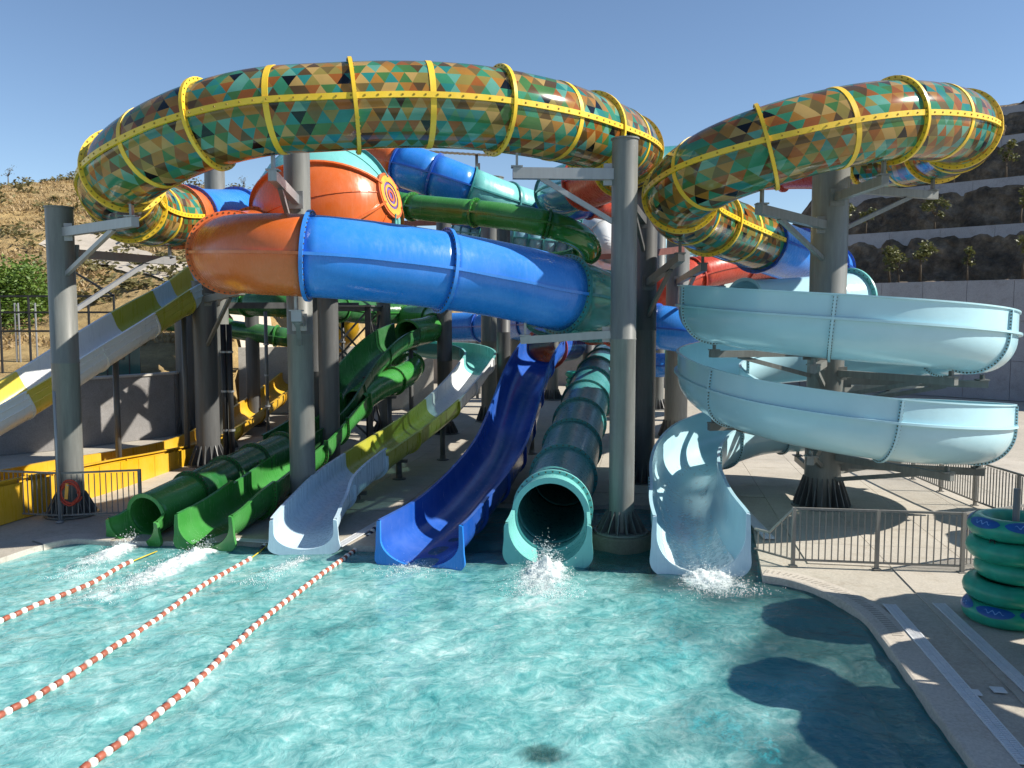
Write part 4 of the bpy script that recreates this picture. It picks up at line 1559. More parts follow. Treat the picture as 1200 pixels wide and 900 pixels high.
# ---- golden run-out trough along the ground at the left
pi_ = Path([P(362, 428, 43), P(334, 452, 39.5), P(300, 478, 35.5), P(265, 502, 32), P(225, 522, 28.6), P(165, 536, 25.4), P(100, 548, 22.7), P(40, 560, 20.9), P(-20, 572, 19.4), P(-80, 586, 18)])
I_ = thing('runout_trough', (-11.3, 25, 0), 'golden yellow run-out trough with panelled side wall behind the left railing', 'water slide')
n = 9
for i in range(n):
    a, b = pi_.L * i / n, pi_.L * (i + 1) / n
    flume(I_, pi_, a, b, M_gold, r=.62, rb=.48, hl=.22, hr=.22, nb=14, lip=.1)
    flume_flange(I_, pi_, a, M_gold, r=.62, rb=.48, hl=.2, hr=.2, h=.05)
for i in range(14):
    a, b = pi_.s_at(3.6) + (pi_.L - pi_.s_at(3.6)) * i / 14, pi_.s_at(3.6) + (pi_.L - pi_.s_at(3.6)) * (i + 1) / 14 - .015
    for sg in (-1, 1):
        p0, _, a0, _ = pi_.frame(a); p1, _, a1, _ = pi_.frame(b)
        q0, q1 = p0 + a0 * (sg * .74), p1 + a1 * (sg * .74)
        zt0, zt1 = q0.z + .12, q1.z + .12
        w0 = a0 * (sg * .03)
        v = [(q0.x, q0.y, 0), (q1.x, q1.y, 0), (q1.x, q1.y, zt1), (q0.x, q0.y, zt0)]
        v += [(x + w0.x, y + w0.y, z) for x, y, z in v]
        part('side_panel', v, [(0, 1, 2, 3), (7, 6, 5, 4), (0, 4, 5, 1), (1, 5, 6, 2), (2, 6, 7, 3), (3, 7, 4, 0)], M_gold, I_)

# ---- background slides
def bg_tube(name, label, ctrl, secs, r, pitch=2.4, bolts=0, fl=.07, nseg=28):
    p = Path(ctrl)
    t = thing(name, (p.at(p.L / 2).x, p.at(p.L / 2).y, 0), label, 'water slide')
    for (u0, u1, mat, fm) in secs:
        s0, s1 = p.s_at(u0), p.s_at(u1)
        k = max(1, round((s1 - s0) / pitch))
        for i in range(k):
            a, b = s0 + (s1 - s0) * i / k, s0 + (s1 - s0) * (i + 1) / k
            tube_section(t, p, a, b, r, mat, nseg=nseg, step=.3)
            ring(t, p, a, r - .01, r + fl, .07, fm, nseg=28, bolts=bolts)
        seam(t, p, s0, s1, r, .045, .06, fm, step=.4)
    ring(t, p, p.s_at(secs[-1][1]), r - .01, r + fl, .07, secs[-1][3], nseg=28)
    return t, p


bg_tube('tube_slide', 'orange to blue to pale teal tube slide descending past the roofed tower', [P(385, 172, 36), P(425, 181, 33.5), P(455, 189, 32.6), P(500, 203, 32), P(545, 220, 32), P(585, 236, 32.5), P(630, 250, 34), P(660, 258, 37)],
        [(0, 2.4, M_org, M_org), (2.4, 4.1, M_blue, M_dblue), (4.1, 7, M_lteal, M_teal)], .8, pitch=1.7)
bg_tube('tube_slide', 'dark blue tube slide under the orange and blue tube', [P(400, 205, 40), P(450, 212, 38.5), P(490, 222, 38), P(530, 240, 38.5), P(560, 250, 40)], [(0, 4, M_dblue, M_dblue)], .8)
bg_tube('tube_slide', 'slim glossy green tube slide bending back behind the clear teal bend', [P(440, 228, 31), P(470, 240, 29.5), P(520, 246, 28.6), P(580, 252, 27.8), P(630, 260, 27.4), P(665, 270, 27.6), P(686, 284, 28.6), P(684, 300, 30), P(660, 308, 31), P(620, 310, 32)],
        [(0, 4.3, M_green, M_green), (4.3, 6.6, M_gclear, M_dgreen), (6.6, 9, M_dgreen, M_dgreen)], .42, pitch=2.3, bolts=20)
t, p = bg_tube('tube_slide', 'translucent pale blue tube slide with many dark hoops behind the green tube', [P(540, 272, 41), P(580, 277, 40), P(620, 281, 39.5), P(655, 285, 40), P(690, 290, 42)], [(0, 4, M_bclear, M_teal)], .72, pitch=.5, fl=.05)
bg_tube('tube_slide', 'white and pale blue tube slide showing beside the front column', [P(660, 262, 42), P(690, 268, 40), P(706, 274, 38.5), P(716, 290, 38), P(712, 310, 39)], [(0, 4, M_white, M_white)], .75)
# red / blue flat trough in the far background
p = Path([P(560, 236, 44), P(600, 238, 43), P(640, 240, 42.6), P(680, 243, 43), P(720, 248, 44)])
t = thing('open_slide', (p.at(3).x, p.at(3).y, 0), 'far red and deep blue open trough against the sky', 'water slide')
flume(t, p, 0, p.s_at(1.5), M_red, r=.6, hl=.5, hr=.5)
flume(t, p, p.s_at(1.5), p.L, M_dblue, r=.6, hl=.5, hr=.5)
flume_flange(t, p, p.s_at(1.5), M_red, r=.6, hl=.5, hr=.5)
bg_tube('tube_slide', 'low blue and orange tube slide passing behind the twin middle columns', [P(520, 384, 48), P(580, 382, 46), P(640, 380, 41), P(690, 380, 36), P(735, 382, 32.5), P(768, 383, 31.3), P(800, 387, 31), P(850, 397, 31.5), P(900, 406, 33.5), P(930, 410, 36)],
        [(0, 2.6, M_blue, M_dblue), (2.6, 5.05, M_org, M_red), (5.05, 9, M_blue, M_dblue)], .8)
bg_tube('tube_slide', 'lower blue tube slide peeking out below the blue and orange tube', [P(735, 424, 40), P(775, 428, 38.5), P(820, 426, 39), P(860, 424, 41)], [(0, 3, M_blue, M_dblue)], .55)
bg_tube('tube_slide', 'red tube slide rising behind the yellow right ring', [P(752, 352, 36), P(780, 338, 35.5), P(815, 322, 36), P(860, 311, 37), P(910, 306, 39)], [(0, 4, M_red, M_red)], .72)
bg_tube('tube_slide', 'pale turquoise tube slide far behind the front column', [P(640, 298, 50), P(700, 294, 47), P(740, 293, 46), P(800, 297, 46), P(860, 303, 48), P(905, 308, 50)], [(0, 5, M_lblue, M_lteal)], .75)
bg_tube('tube_slide', 'dark green tube slide behind the far-left columns, upper run', [P(240, 352, 38), P(285, 355, 35), P(330, 357, 34), P(380, 360, 35), P(430, 366, 37), P(490, 366, 39)], [(0, 5, M_dgreen, M_green)], .5)
bg_tube('tube_slide', 'green tube slide behind the far-left columns, lower run', [P(180, 376, 40), P(240, 382, 38), P(300, 390, 36.5), P(345, 397, 36.5), P(380, 404, 38)], [(0, 4, M_dgreen, M_green)], .40)
bg_tube('tube_slide', 'yellow tube slide inside the dark steel tower', [P(395, 400, 41), P(408, 385, 40), P(412, 368, 40), P(400, 352, 41)], [(0, 3, M_gold, M_gold)], .5)
bg_tube('tube_slide', 'teal and deep blue tube bend high up behind the front column', [P(640, 248, 33), P(665, 240, 31.5), P(690, 236, 31.5), P(715, 240, 32.5), P(735, 248, 34)], [(0, 2, M_dblue, M_dblue), (2, 4, M_red, M_red)], .6)

# ---- big orange sphere with turquoise gores and spiral end cap
SC, SR = P(384, 254, 25.2), 2.12
S_ = thing('sphere_chamber', (SC.x, SC.y, 0), 'big orange sphere with a pale turquoise segment and a ringed end cap', 'water slide')
ax = Vector((.90, -.30, .24)).normalized()
e1 = ax.cross(Vector((0, 0, 1))).normalized()
e2 = e1.cross(ax).normalized()
cap_a = math.asin(.52 / SR)


def sph(th, ph_, r=SR):
    return SC + (ax * math.cos(th) + (e1 * math.cos(ph_) + e2 * math.sin(ph_)) * math.sin(th)) * r


ng = 6
for g in range(ng):
    p0 = rad(-147) + g * math.pi * 2 / ng
    p1 = p0 + math.pi * 2 / ng
    v, f = [], []
    for i in range(25):
        th = cap_a + (math.pi * .93 - cap_a) * i / 24
        for j in range(11):
            v.append(sph(th, p0 + (p1 - p0) * j / 10))
    for i in range(24):
        for j in range(10):
            a = i * 11 + j
            f.append((a, a + 1, a + 12, a + 11))
    gm = M_lteal if g in (3, 0) else M_org
    part('gore_panel', v, f, gm, S_, smooth=True)
    for pp, mat, hh in ((p0, M_teal if g in (1, 4) else M_org, .10), ((p0 + p1) / 2, gm, .025)):
        v, f = [], []
        for i in range(25):
            th = cap_a + (math.pi * .93 - cap_a) * i / 24
            w_ = (.03 if hh > .05 else .012) / max(.2, math.sin(th)) / SR
            for rr, dp in ((SR - .01, -w_), (SR + hh, -w_), (SR + hh, w_), (SR - .01, w_)):
                v.append(sph(th, pp + dp, rr))
        for i in range(24):
            for j in range(4):
                f.append((i * 4 + j, i * 4 + 4 + j, i * 4 + 4 + (j + 1) % 4, i * 4 + (j + 1) % 4))
        part('gore_seam', v, f, mat, S_)
for i, (r0, r1, mat) in enumerate([(.0, .10, M_purple), (.10, .17, M_org), (.17, .25, M_purple), (.25, .32, M_amber), (.32, .40, M_purple), (.40, .58, M_amber), (.58, .66, M_org)]):
    v, f = [], []
    h = SR * math.cos(cap_a) + .05
    n = 40
    for k_ in range(n):
        d = e1 * math.cos(2 * math.pi * k_ / n) + e2 * math.sin(2 * math.pi * k_ / n)
        hh = h + (.02 if i % 2 else 0)
        v += [SC + ax * hh + d * r0, SC + ax * hh + d * r1, SC + ax * (h - .12) + d * r1]
    for k_ in range(n):
        a, b = k_ * 3, ((k_ + 1) % n) * 3
        f.append((a, a + 1, b + 1, b)); f.append((a + 1, a + 2, b + 2, b + 1))
    part('cap_ring', v, f, mat, S_)

# ================================================================== COLUMNS AND STEELWORK
fin = MB()
fin.add([(0, -.012, 0), (.26, -.012, 0), (.26, -.012, .06), (.04, -.012, .55), (0, -.012, .55), (0, .012, 0), (.26, .012, 0), (.26, .012, .06), (.04, .012, .55), (0, .012, .55)],
        [(0, 1, 2, 3, 4), (9, 8, 7, 6, 5), (0, 5, 6, 1), (1, 6, 7, 2), (2, 7, 8, 3), (3, 8, 9, 4), (4, 9, 5, 0)])
FIN = {m.name: make_mesh('base_fin', fin.v, fin.f, m) for m in (M_steel, M_steel2)}
COLS = {}


def column(key, px, d, r, ztop, label, mat=M_steel, base_z=0.0, fins=16, cap=True):
    b = G(px, 370 + 1.0, 0)
    x = (px - 600) / 1000 * d * 1.0
    t = thing('support_column', (x, d, base_z), label, 'column', 'grey steel support columns')
    COLS[key] = (t, Vector((x, d, 0)), r)
    pr = [(r, .0), (r, ztop - base_z)]
    nz = max(1, int((ztop - base_z) / 2.9))
    prof = [(r, 0.02)]
    for i in range(1, nz):
        z = (ztop - base_z) * i / nz
        prof += [(r, z - .02), (r + .008, z - .008), (r + .008, z + .008), (r, z + .02)]
    prof += [(r, ztop - base_z - .01), (r - .012, ztop - base_z)]
    o = MB().lathe((x, d, base_z), prof, 36).build('shaft', mat, t)
    auto_smooth(o, 40)
    MB().lathe((x, d, base_z), [(r + .30, .0), (r + .30, .03), (r + .29, .035)], 28).build('base_plate', mat, t)
    for k in range(fins):
        a = 2 * math.pi * (k + .3) / fins
        s = 1 if d < 30 else .9
        inst('base_fin', FIN[M_steel2.name], (x + (r - .01) * math.cos(a), d + (r - .01) * math.sin(a), base_z + .03), t, rot=(0, 0, a), scale=(s, 1, s * min(1.3, r / .33)))
    if cap:
        o = MB().lathe((x, d, ztop), [(r + .025, -.02), (r + .025, .012), (r * .2, .02)], 32).build('top_cap', mat, t)
    return t


def arm(key, z, target, brace=None, w=.16, h=.2, mat=None, end=.32):
    """bracket arm of a column out to a slide flange, with an optional diagonal brace and a saddle"""
    t, c, r = COLS[key]
    mat = mat or M_galv
    target = Vector(target)
    z = target.z if z is None else z
    p = Vector((c.x, c.y, z))
    d = Vector((target.x - p.x, target.y - p.y, 0)).normalized()
    a = p + d * (r - .02)
    MB().beam(a, target, w, h).build('bracket_arm', mat, t)
    MB().beam(p + d * (r + .0) + Vector((0, 0, -h)), p + d * (r + .0) + Vector((0, 0, h)), .34, .05).build('bracket_plate', mat, t)
    if brace:
        q = a.lerp(target, .72)
        s = Vector((c.x, c.y, z - brace)) + d * (r - .02)
        MB().beam(s, q - Vector((0, 0, h * .4)), .09, .1).build('brace', mat, t)
    if end:
        e = a.lerp(target, .96)
        MB().beam(e + Vector((0, 0, h / 2)), e + Vector((0, 0, h / 2 + end)), .05, .14).build('saddle_post', mat, t)
        MB().box((e.x, e.y, e.z + h / 2 + .02), (.24, .24, .03)).build('saddle_plate', mat, t)


ZT = lambda y, d: P(600, y, d).z
column('c1', 76, 20.0, .30, ZT(243, 20), 'round steel column with hose reel beside the left railing')
column('c2', 352, 20.2, .30, ZT(176, 20.2), 'round steel column standing between the green and white slide mouths', fins=0)
column('c3', 730, 17.7, .265, ZT(163, 17.7), 'slim round column on a round footing in the pool', base_z=.16)
column('c4', 968, 20.9, .43, ZT(190, 20.9), 'thickest column, ringed by the light blue helix slide', fins=22)
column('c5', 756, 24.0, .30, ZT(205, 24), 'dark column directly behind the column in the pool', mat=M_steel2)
column('c6', 793, 33.0, .44, ZT(272, 33), 'column behind the left bend of the yellow right ring', mat=M_steel)
column('c7', 577, 38.0, .50, ZT(208, 38), 'tall pale column rising behind the front blue tube', mat=M_steel)
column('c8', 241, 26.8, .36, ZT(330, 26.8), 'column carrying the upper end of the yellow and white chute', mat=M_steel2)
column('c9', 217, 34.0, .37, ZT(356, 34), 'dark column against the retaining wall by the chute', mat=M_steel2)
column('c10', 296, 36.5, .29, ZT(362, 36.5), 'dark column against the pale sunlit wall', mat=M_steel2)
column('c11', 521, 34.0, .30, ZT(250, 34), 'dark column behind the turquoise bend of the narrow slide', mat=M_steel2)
column('c12', 647, 48.0, .36, ZT(300, 48), 'far column beside the distant stack of tubes', mat=M_steel)
column('c13', 771, 43.0, .32, ZT(230, 43), 'far pale column between the twin middle columns', mat=M_steel)
column('c14', 450, 34.5, .28, ZT(355, 34.5), 'column under the open green flume bend', mat=M_steel)
column('c15', 257, 30.0, .34, ZT(194, 30), 'tall column beside the left of the orange sphere', mat=M_steel)
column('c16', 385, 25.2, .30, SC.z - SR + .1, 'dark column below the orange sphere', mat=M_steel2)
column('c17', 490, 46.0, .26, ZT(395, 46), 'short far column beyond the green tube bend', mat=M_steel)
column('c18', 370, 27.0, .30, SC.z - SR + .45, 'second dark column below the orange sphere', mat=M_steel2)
column('c19', 438, 44, .26, ZT(380, 44), 'far column behind the open green flume', mat=M_steel2)
column('c20', 605, 44, .3, ZT(240, 44), 'far column under the red and blue trough', mat=M_steel)
column('c21', 690, 40, .3, ZT(262, 40), 'far dark column under the white tube', mat=M_steel2)
column('c22', 838, 38, .35, ZT(300, 38), 'column hidden mostly by the light blue helix', mat=M_steel2)
column('c23', 590, 32.5, .26, ZT(262, 32.5), 'column carrying the pale teal end of the far tube', mat=M_steel2)

# concrete footing of the column in the pool
x3, y3 = COLS['c3'][1].x, COLS['c3'][1].y
o = tag(auto_smooth(MB().lathe((x3, y3, -1.25), [(.66, 0), (.66, 1.33), (.63, 1.39), (.55, 1.405)], 40).build('column_footing', M_foot)), 'round wet concrete footing under the column in the pool', 'footing')


def near_s(path, target):
    d = np.linalg.norm(path.arr - np.array(tuple(target)), axis=1)
    return path.raw[int(np.argmin(d))]


def under(path, px, py, dd, r=R1 + .09, drop=.0):
    p = near_s(path, P(px, py, dd))
    return Vector((p.x, p.y, p.z - r - .30 - drop))


arm('c1', None, under(pa, 150, 190, 17.6), .95)
arm('c1', None, under(pa, 200, 254, 23.2), 1.35)
arm('c2', None, under(pa, 318, 132, 16.5), 1.1)
arm('c2', 4.55, under(pc, 345, 300, 16.8), .5, w=.2)
arm('c3', None, under(pa, 600, 134, 17.6), .95, w=.2, h=.22)
arm('c3', ZT(392, 17.7), under(pc, 612, 333, 18.3), .0, w=.2, h=.16)
arm('c5', 7.3, under(pa, 737, 182, 22.5), .8, mat=M_steel2)
arm('c4', None, under(pb, 890, 176, 17.6), .8, mat=M_steel)
arm('c4', None, under(pb, 1100, 174, 22.4), 1.0, mat=M_steel)
arm('c4', None, under(pb, 1040, 142, 17.9), None, mat=M_steel)
arm('c6', 6.0, under(pb, 826, 258, 22), 1.2, mat=M_steel2)
arm('c5', 5.6, under(pb, 803, 240, 20.5), .9, mat=M_steel2)
arm('c8', 5.2, under(pc, 282, 286, 22), 1.4, mat=M_steel)
arm('c15', 5.9, under(pa, 262, 254, 26.2), .8)
arm('c20', ZT(252, 44), P(640, 254, 42.6), None, end=.2)
# helix brackets: radial arms under each turn
for tturn in (0.03, .17, .32, .44, .58, .72, .86, 1.03, 1.17, 1.32, 1.44, 1.6, 1.74):
    ang = math.pi + tturn * 2 * math.pi
    z = float(np.interp(tturn, [a for a, _ in hz], [b for _, b in hz])) - .74 - .12
    tgt = Vector((HC.x + (HR + .25) * math.cos(ang), HC.y + (HR + .25) * math.sin(ang), z - .16))
    arm('c4', z - .16, tgt, .55 if z > 1.3 else None, w=.14, h=.16, mat=M_steel, end=.14)
# short trestles under the low slides
trestle_spots = [(pg, .80, .52, 'short post under the white part of the narrow slide'), (pg, .66, .52, 'short post under the yellow green part of the narrow slide'), (pg, .5, .52, 'tall post under the upper narrow slide'),
                 (pf_, .62, .62, 'post under the steep deep blue slide'), (pf_, .36, .62, 'tall post under the top of the deep blue slide'), (pga, .42, .56, 'post under the open dark green flume'), (pga, .28, .56, 'tall post under the green bend'),
                 (pe_, .3, .78, 'post under the far end of the teal tube'), (pe_, .55, .78, 'short post under the middle of the teal tube'), (pgb, .3, .48, 'post under the small green tube'), (ph, .45, .5, 'post under the yellow and white chute'),
                 (ph, .62, .5, 'shorter post under the yellow and white chute'), (pd, .905, .78, 'stubby post under the last bend of the light blue slide'), (pga, .66, .48, 'stubby post under the green tube')]
for pth, k_, dz, lab in trestle_spots:
    p = pth.at(pth.L * k_)
    t = thing('slide_post', (p.x, p.y, 0), lab, 'post', 'slide support posts')
    MB().tube([(p.x, p.y, 0), (p.x, p.y, p.z - dz - .02)], .085, 14).build('shaft', M_steel2, t, smooth=True)
    MB().lathe((p.x, p.y, 0), [(.2, 0), (.2, .03), (.1, .05), (.09, .16)], 16).build('base_plate', M_steel2, t)
    MB().box((p.x, p.y, p.z - dz - .04), (.5, .16, .08)).build('saddle_plate', M_steel2, t)

# dark lattice tower between the columns
TW = [(-7.6, 31.5), (-5.3, 31.5), (-5.3, 34.5), (-7.6, 34.5)]
t = thing('lattice_tower', (-6.4, 33, 0), 'dark steel lattice tower with cross bracing behind the middle-left column', 'tower')
for x, y in TW:
    MB().beam((x, y, 0), (x, y, 5.1), .2, .2).build('leg', M_black, t)
for i in range(4):
    a, b = TW[i], TW[(i + 1) % 4]
    for z in (2.4, 4.95):
        MB().beam((*a, z), (*b, z), .12, .14).build('girt', M_steel2, t)
    for z0, z1 in ((.2, 2.4), (2.4, 4.9)):
        MB().beam((*a, z0), (*b, z1), .07, .07).build('cross_brace', M_steel2, t)
        MB().beam((*b, z0), (*a, z1), .07, .07).build('cross_brace', M_steel2, t)
MB().box((-6.45, 33, 5.06), (2.6, 3.3, .06)).build('platform', M_steel2, t)
# dark pipes in front of the lattice
for i, (px, d, y0) in enumerate([(262, 26, 380), (269, 26, 380), (312, 33, 365), (386, 30, 362), (376, 30, 362), (402, 36, 360)]):
    x = (px - 600) / 1000 * d
    t = thing('downpipe', (x, d, 0), ['black pipe standing beside the chute column', 'second black pipe standing beside the chute column', 'thin grey pipe beside the pale sunlit wall', 'black pipe right of the middle-left column', 'dark pipe close to the middle-left column', 'thin dark pipe near the lattice tower'][i], 'pipe', 'thin standing pipes')
    zt = ZT(y0, d)
    o = MB().tube([(x, d, 0), (x, d, zt)], .085 if i < 2 else .07, 12).build('pipe_run', M_black if i != 2 else M_steel, t, smooth=True)
    for z in (1.2, 2.4, 3.6):
        if z < zt: MB().lathe((x, d, z), [(.11, -.03), (.11, .03)], 12).build('collar', M_galv, t)

# roofed start tower far behind
tx, ty = P(520, 0, 50).x, 50
t = thing('start_tower', (tx, ty, 0), 'start tower with sloping corrugated roof and railings against the sky', 'tower')
zr = ZT(186, 50); zf = ZT(232, 50)
for sx in (-1.9, 1.9):
    for sy in (-1.5, 1.5):
        MB().beam((tx + sx, ty + sy, 0), (tx + sx, ty + sy, zr), .16, .16).build('post', M_steel, t)
MB().box((tx, ty, zf), (4.2, 3.6, .2)).build('platform', M_steel2, t)
mb = MB()
nn = 34
for i in range(nn):
    x0, x1 = tx - 2.5 + 5.0 * i / nn, tx - 2.5 + 5.0 * (i + 1) / nn
    h0, h1 = .03 * (i % 2), .03 * ((i + 1) % 2)
    sl = lambda x: (tx + 2.5 - x) * .06
    v = [(x0, ty - 2.2, zr - .15 + h0 + sl(x0)), (x1, ty - 2.2, zr - .15 + h1 + sl(x1)), (x1, ty + 2.2, zr + .55 + h1 + sl(x1)), (x0, ty + 2.2, zr + .55 + h0 + sl(x0))]
    v += [(a, b, c - .04) for a, b, c in v]
    mb.add(v, [(0, 1, 2, 3), (7, 6, 5, 4), (0, 4, 5, 1), (2, 6, 7, 3)])
mb.build('roof', M_roof, t)
for z in (zf + .6, zf + 1.1):
    MB().beam((tx - 2, ty - 1.7, z), (tx + 2, ty - 1.7, z), .05, .05).build('rail', M_steel2, t)
for i in range(17):
    MB().beam((tx - 2 + i * .25, ty - 1.7, zf), (tx - 2 + i * .25, ty - 1.7, zf + 1.1), .03, .03).build('bar', M_steel2, t)
MB().lathe((tx - .4, ty - .6, zf + .1), [(.45, 0), (.45, 1.7), (.4, 1.75)], 20).build('tube_mouth', M_green, t, smooth=False)
# long horizontal beams between columns
for i, (a, b, lab) in enumerate([((470, 262, 36), (620, 258, 36), 'rusty brown beam behind the front blue tube'), ((600, 308, 37), (720, 300, 37), 'brown beam behind the clear teal bend'), ((735, 300, 28), (800, 292, 30), 'rusty brown beam beside the right yellow ring'),
                                 ((260, 358, 31), (420, 358, 33), 'dark beam along the lattice tower top'), ((440, 391, 36), (520, 388, 36), 'pale grey beam under the green bend'), ((640, 250, 37), (745, 246, 37), 'dark beam high behind the front column')]):
    t = tag(MB().beam(P(*a), P(*b), .16, .22).build('steel_beam', [painted_steel('rusty_beam', (0.16, 0.06, 0.045)), MATS.get('rusty_beam'), MATS.get('rusty_beam'), M_steel2, M_galv, M_steel2][i] if i == 0 else [None, MATS['rusty_beam'], MATS['rusty_beam'], M_steel2, M_galv, M_steel2][i]), lab, 'beam', 'steel beams among the slides')

# ================================================================== FENCES
def fence(name, pts, label, h=1.1, spacing=.115, post_at=None, low=None):
    t = thing(name, (pts[0][0], pts[0][1], 0), label, 'fence', 'grey railings round the pool')
    bar = MB().box((0, 0, h / 2 + .04), (.02, .02, h - .16))
    bar_me = make_mesh('bar', bar.v, bar.f, M_rail)
    for i in range(len(pts) - 1):
        a, b = Vector((*pts[i], 0)), Vector((*pts[i + 1], 0))
        L = (b - a).length
        rz = math.atan2((b - a).y, (b - a).x)
        d = (b - a).normalized()
        MB().beam(a + d * .02 + Vector((0, 0, h)), b - d * .02 + Vector((0, 0, h)), .05, .04).build('rail', M_rail, t)
        MB().beam(a + d * .03 + Vector((0, 0, .12)), b - d * .03 + Vector((0, 0, .12)), .04, .035).build('rail', M_rail, t)
        k = max(1, int(L / spacing))
        for j in range(1, k):
            p = a.lerp(b, j / k)
            inst('bar', bar_me, (p.x, p.y, 0), t, rot=(0, 0, rz))
    for p in pts:
        MB().box((p[0], p[1], h / 2), (.065, .065, h + .04)).build('post', M_rail, t)
        MB().box((p[0], p[1], .008), (.14, .14, .016)).build('foot_plate', M_rail, t)
    return t


fp = [g2(929, 663), g2(1027, 667), g2(1127, 671)]
f1 = fence('railing', fp + [tuple(Vector(fp[2]) + Vector((1.7, .75)))], 'grey bar railing by the pool corner in front of the thick column')
# sloping end of that railing
a, b = Vector((*fp[0], 0)), Vector((*g2(884, 650), 0))
m = a.lerp(b, .62)
MB().beam(a + Vector((0, 0, 1.1)), Vector((m.x, m.y, .52)), .045, .04).build('sloping_rail', M_rail, f1)
MB().beam(Vector((m.x, m.y, .52)), Vector((b.x, b.y, .52)), .045, .04).build('sloping_rail', M_rail, f1)
MB().beam(a + Vector((0, 0, .12)), b + Vector((0, 0, .12)), .04, .035).build('rail', M_rail, f1)
for j in range(1, 7):
    p = a.lerp(b, j / 6.6)
    zt = 1.1 - (1.1 - .52) * min(1, (j / 6.6) / .62)
    MB().beam((p.x, p.y, .1), (p.x, p.y, zt), .02, .02).build('bar', M_rail, f1)
fence('railing', [(11.6, 17.6), (11.55, 19.2), (11.5, 20.9), (11.5, 22.6), (11.55, 24.3), (11.6, 26)], 'grey bar railing running back beyond the light blue helix')
fence('railing', [g2(-40, 604), g2(72, 610), g2(165, 605)], 'grey bar railing in front of the golden trough', spacing=.12)

# hose reel on the left column
hp = P(82, 578, 19.25)
t = thing('hose_coil', hp, 'coiled red hose hanging on the left column', 'hose')
mb = MB()
pts = []
for k in range(90):
    a = k / 90 * 2 * math.pi * 4
    rr = .20 + .035 * math.sin(a * 1.3) + .01 * (k // 22)
    pts.append((hp.x + rr * math.cos(a), hp.y - .05 + .02 * (k // 22) + .01 * math.sin(a * 3), hp.z + rr * 1.15 * math.sin(a)))
mb.tube(pts, .02, 8)
mb.build('hose', M_hose, t, smooth=True)
MB().beam((hp.x - .02, hp.y - .06, hp.z + .24), (hp.x - .05, hp.y - .08, hp.z - .12), .07, .03).build('strap', M_amber, t)
MB().beam((hp.x, hp.y - .1, hp.z + .2), (hp.x - .02, hp.y + .45, hp.z + .22), .03, .03).build('hook', M_galv, t)
q = G(70, 612)
t = thing('water_pipe', (q.x, q.y, 0), 'thin galvanised pipe standing beside the left column', 'pipe')
MB().tube([(q.x, q.y, 0), (q.x, q.y, 3.0)], .03, 10).build('pipe_run', M_galv, t, smooth=True)
MB().lathe((q.x, q.y, 0), [(.09, 0), (.09, .02), (.04, .04)], 12).build('foot_plate', M_galv, t)

# ================================================================== LANE ROPES
sp = MB()
prof = [(.0, -.055), (.035, -.052), (.052, -.03), (.056, 0), (.052, .03), (.035, .052), (.0, .055)]
sp.lathe((0, 0, 0), prof[1:-1], 12)
FL = {m.name: make_mesh('float', sp.v, sp.f, m, smooth=True) for m in (M_fwhite, M_fred, M_fdark)}
cyl = MB().lathe((0, 0, 0), [(.038, -.055), (.046, -.045), (.046, .045), (.038, .055)], 10)
FLR = make_mesh('float', cyl.v, cyl.f, M_fred, smooth=True)


def lane_rope(pts, label, start=.0, dark_from=None, cord_start=0.0):
    p = Path(pts)
    t = thing('lane_rope', p.at(p.L * .5), label, 'lane rope', 'lane ropes across the pool')
    n = int(p.L / .4)
    mb = MB()
    mb.tube([p.at(p.L * i / n) for i in range(n + 1)], .012, 6)
    mb.build('cord', M_rope, t, smooth=True)
    d = start
    i = 0
    rr = random.Random(len(label))
    while d < p.L:
        c, tt_, a, b = p.frame(d)
        dark = dark_from is not None and dark_from[0] < d < dark_from[1]
        me = FL['navy_float_plastic'] if dark and i % 2 else (FL['white_float_plastic'] if i % 2 == 0 else FLR)
        o = inst('float', me, c + Vector((0, 0, .012 * math.sin(d * 2.3) + rr.uniform(-.006, .006))), t)
        o.rotation_mode = 'QUATERNION'
        tv = (tt_ + Vector((rr.uniform(-.1, .1), rr.uniform(-.1, .1), rr.uniform(-.08, .08)))).normalized()
        o.rotation_quaternion = tv.to_track_quat('Z', 'Y')
        d += .118
        i += 1
    return t


W = lambda x, y: G(x, y, WATER_Z + .035)
lane_rope([W(184, 646), W(150, 660), W(100, 686), W(50, 707), W(0, 728), W(-60, 752)], 'lane rope of white and red floats starting by the green tube mouth', start=.8)
lane_rope([W(325, 634) + Vector((0, 0, .12)), W(300, 650), W(248, 680), W(150, 748), W(75, 796), W(0, 838), W(-60, 872)], 'lane rope of white and red floats between the green and white slides', start=1.35)
lane_rope([W(448, 618) + Vector((0, 0, .16)), W(425, 636), W(398, 658), W(330, 708), W(264, 766), W(222, 806), W(160, 855), W(95, 902), W(40, 945)], 'lane rope of white and red floats beside the deep blue slide', start=.45, dark_from=(0, 1.9))
t = lane_rope([W(325, 634) + Vector((0, 0, .10)), W(318, 637) + Vector((0, 0, .05)), W(306, 644)], 'short end of navy and white floats by the white slide mouth', start=.05, dark_from=(0, 9))

# ================================================================== INNER TUBES
def torus_mesh(name, R, r, mat, n=40, m=14, squash=1.0):
    v, f = [], []
    for i in range(n):
        a = 2 * math.pi * i / n
        for j in range(m):
            b = 2 * math.pi * j / m
            rr = R + r * math.cos(b)
            v.append((rr * math.cos(a), rr * math.sin(a), r * squash * math.sin(b)))
    for i in range(n):
        for j in range(m):
            f.append((i * m + j, ((i + 1) % n) * m + j, ((i + 1) % n) * m + (j + 1) % m, i * m + (j + 1) % m))
    return make_mesh(name, v, f, mat, smooth=True)


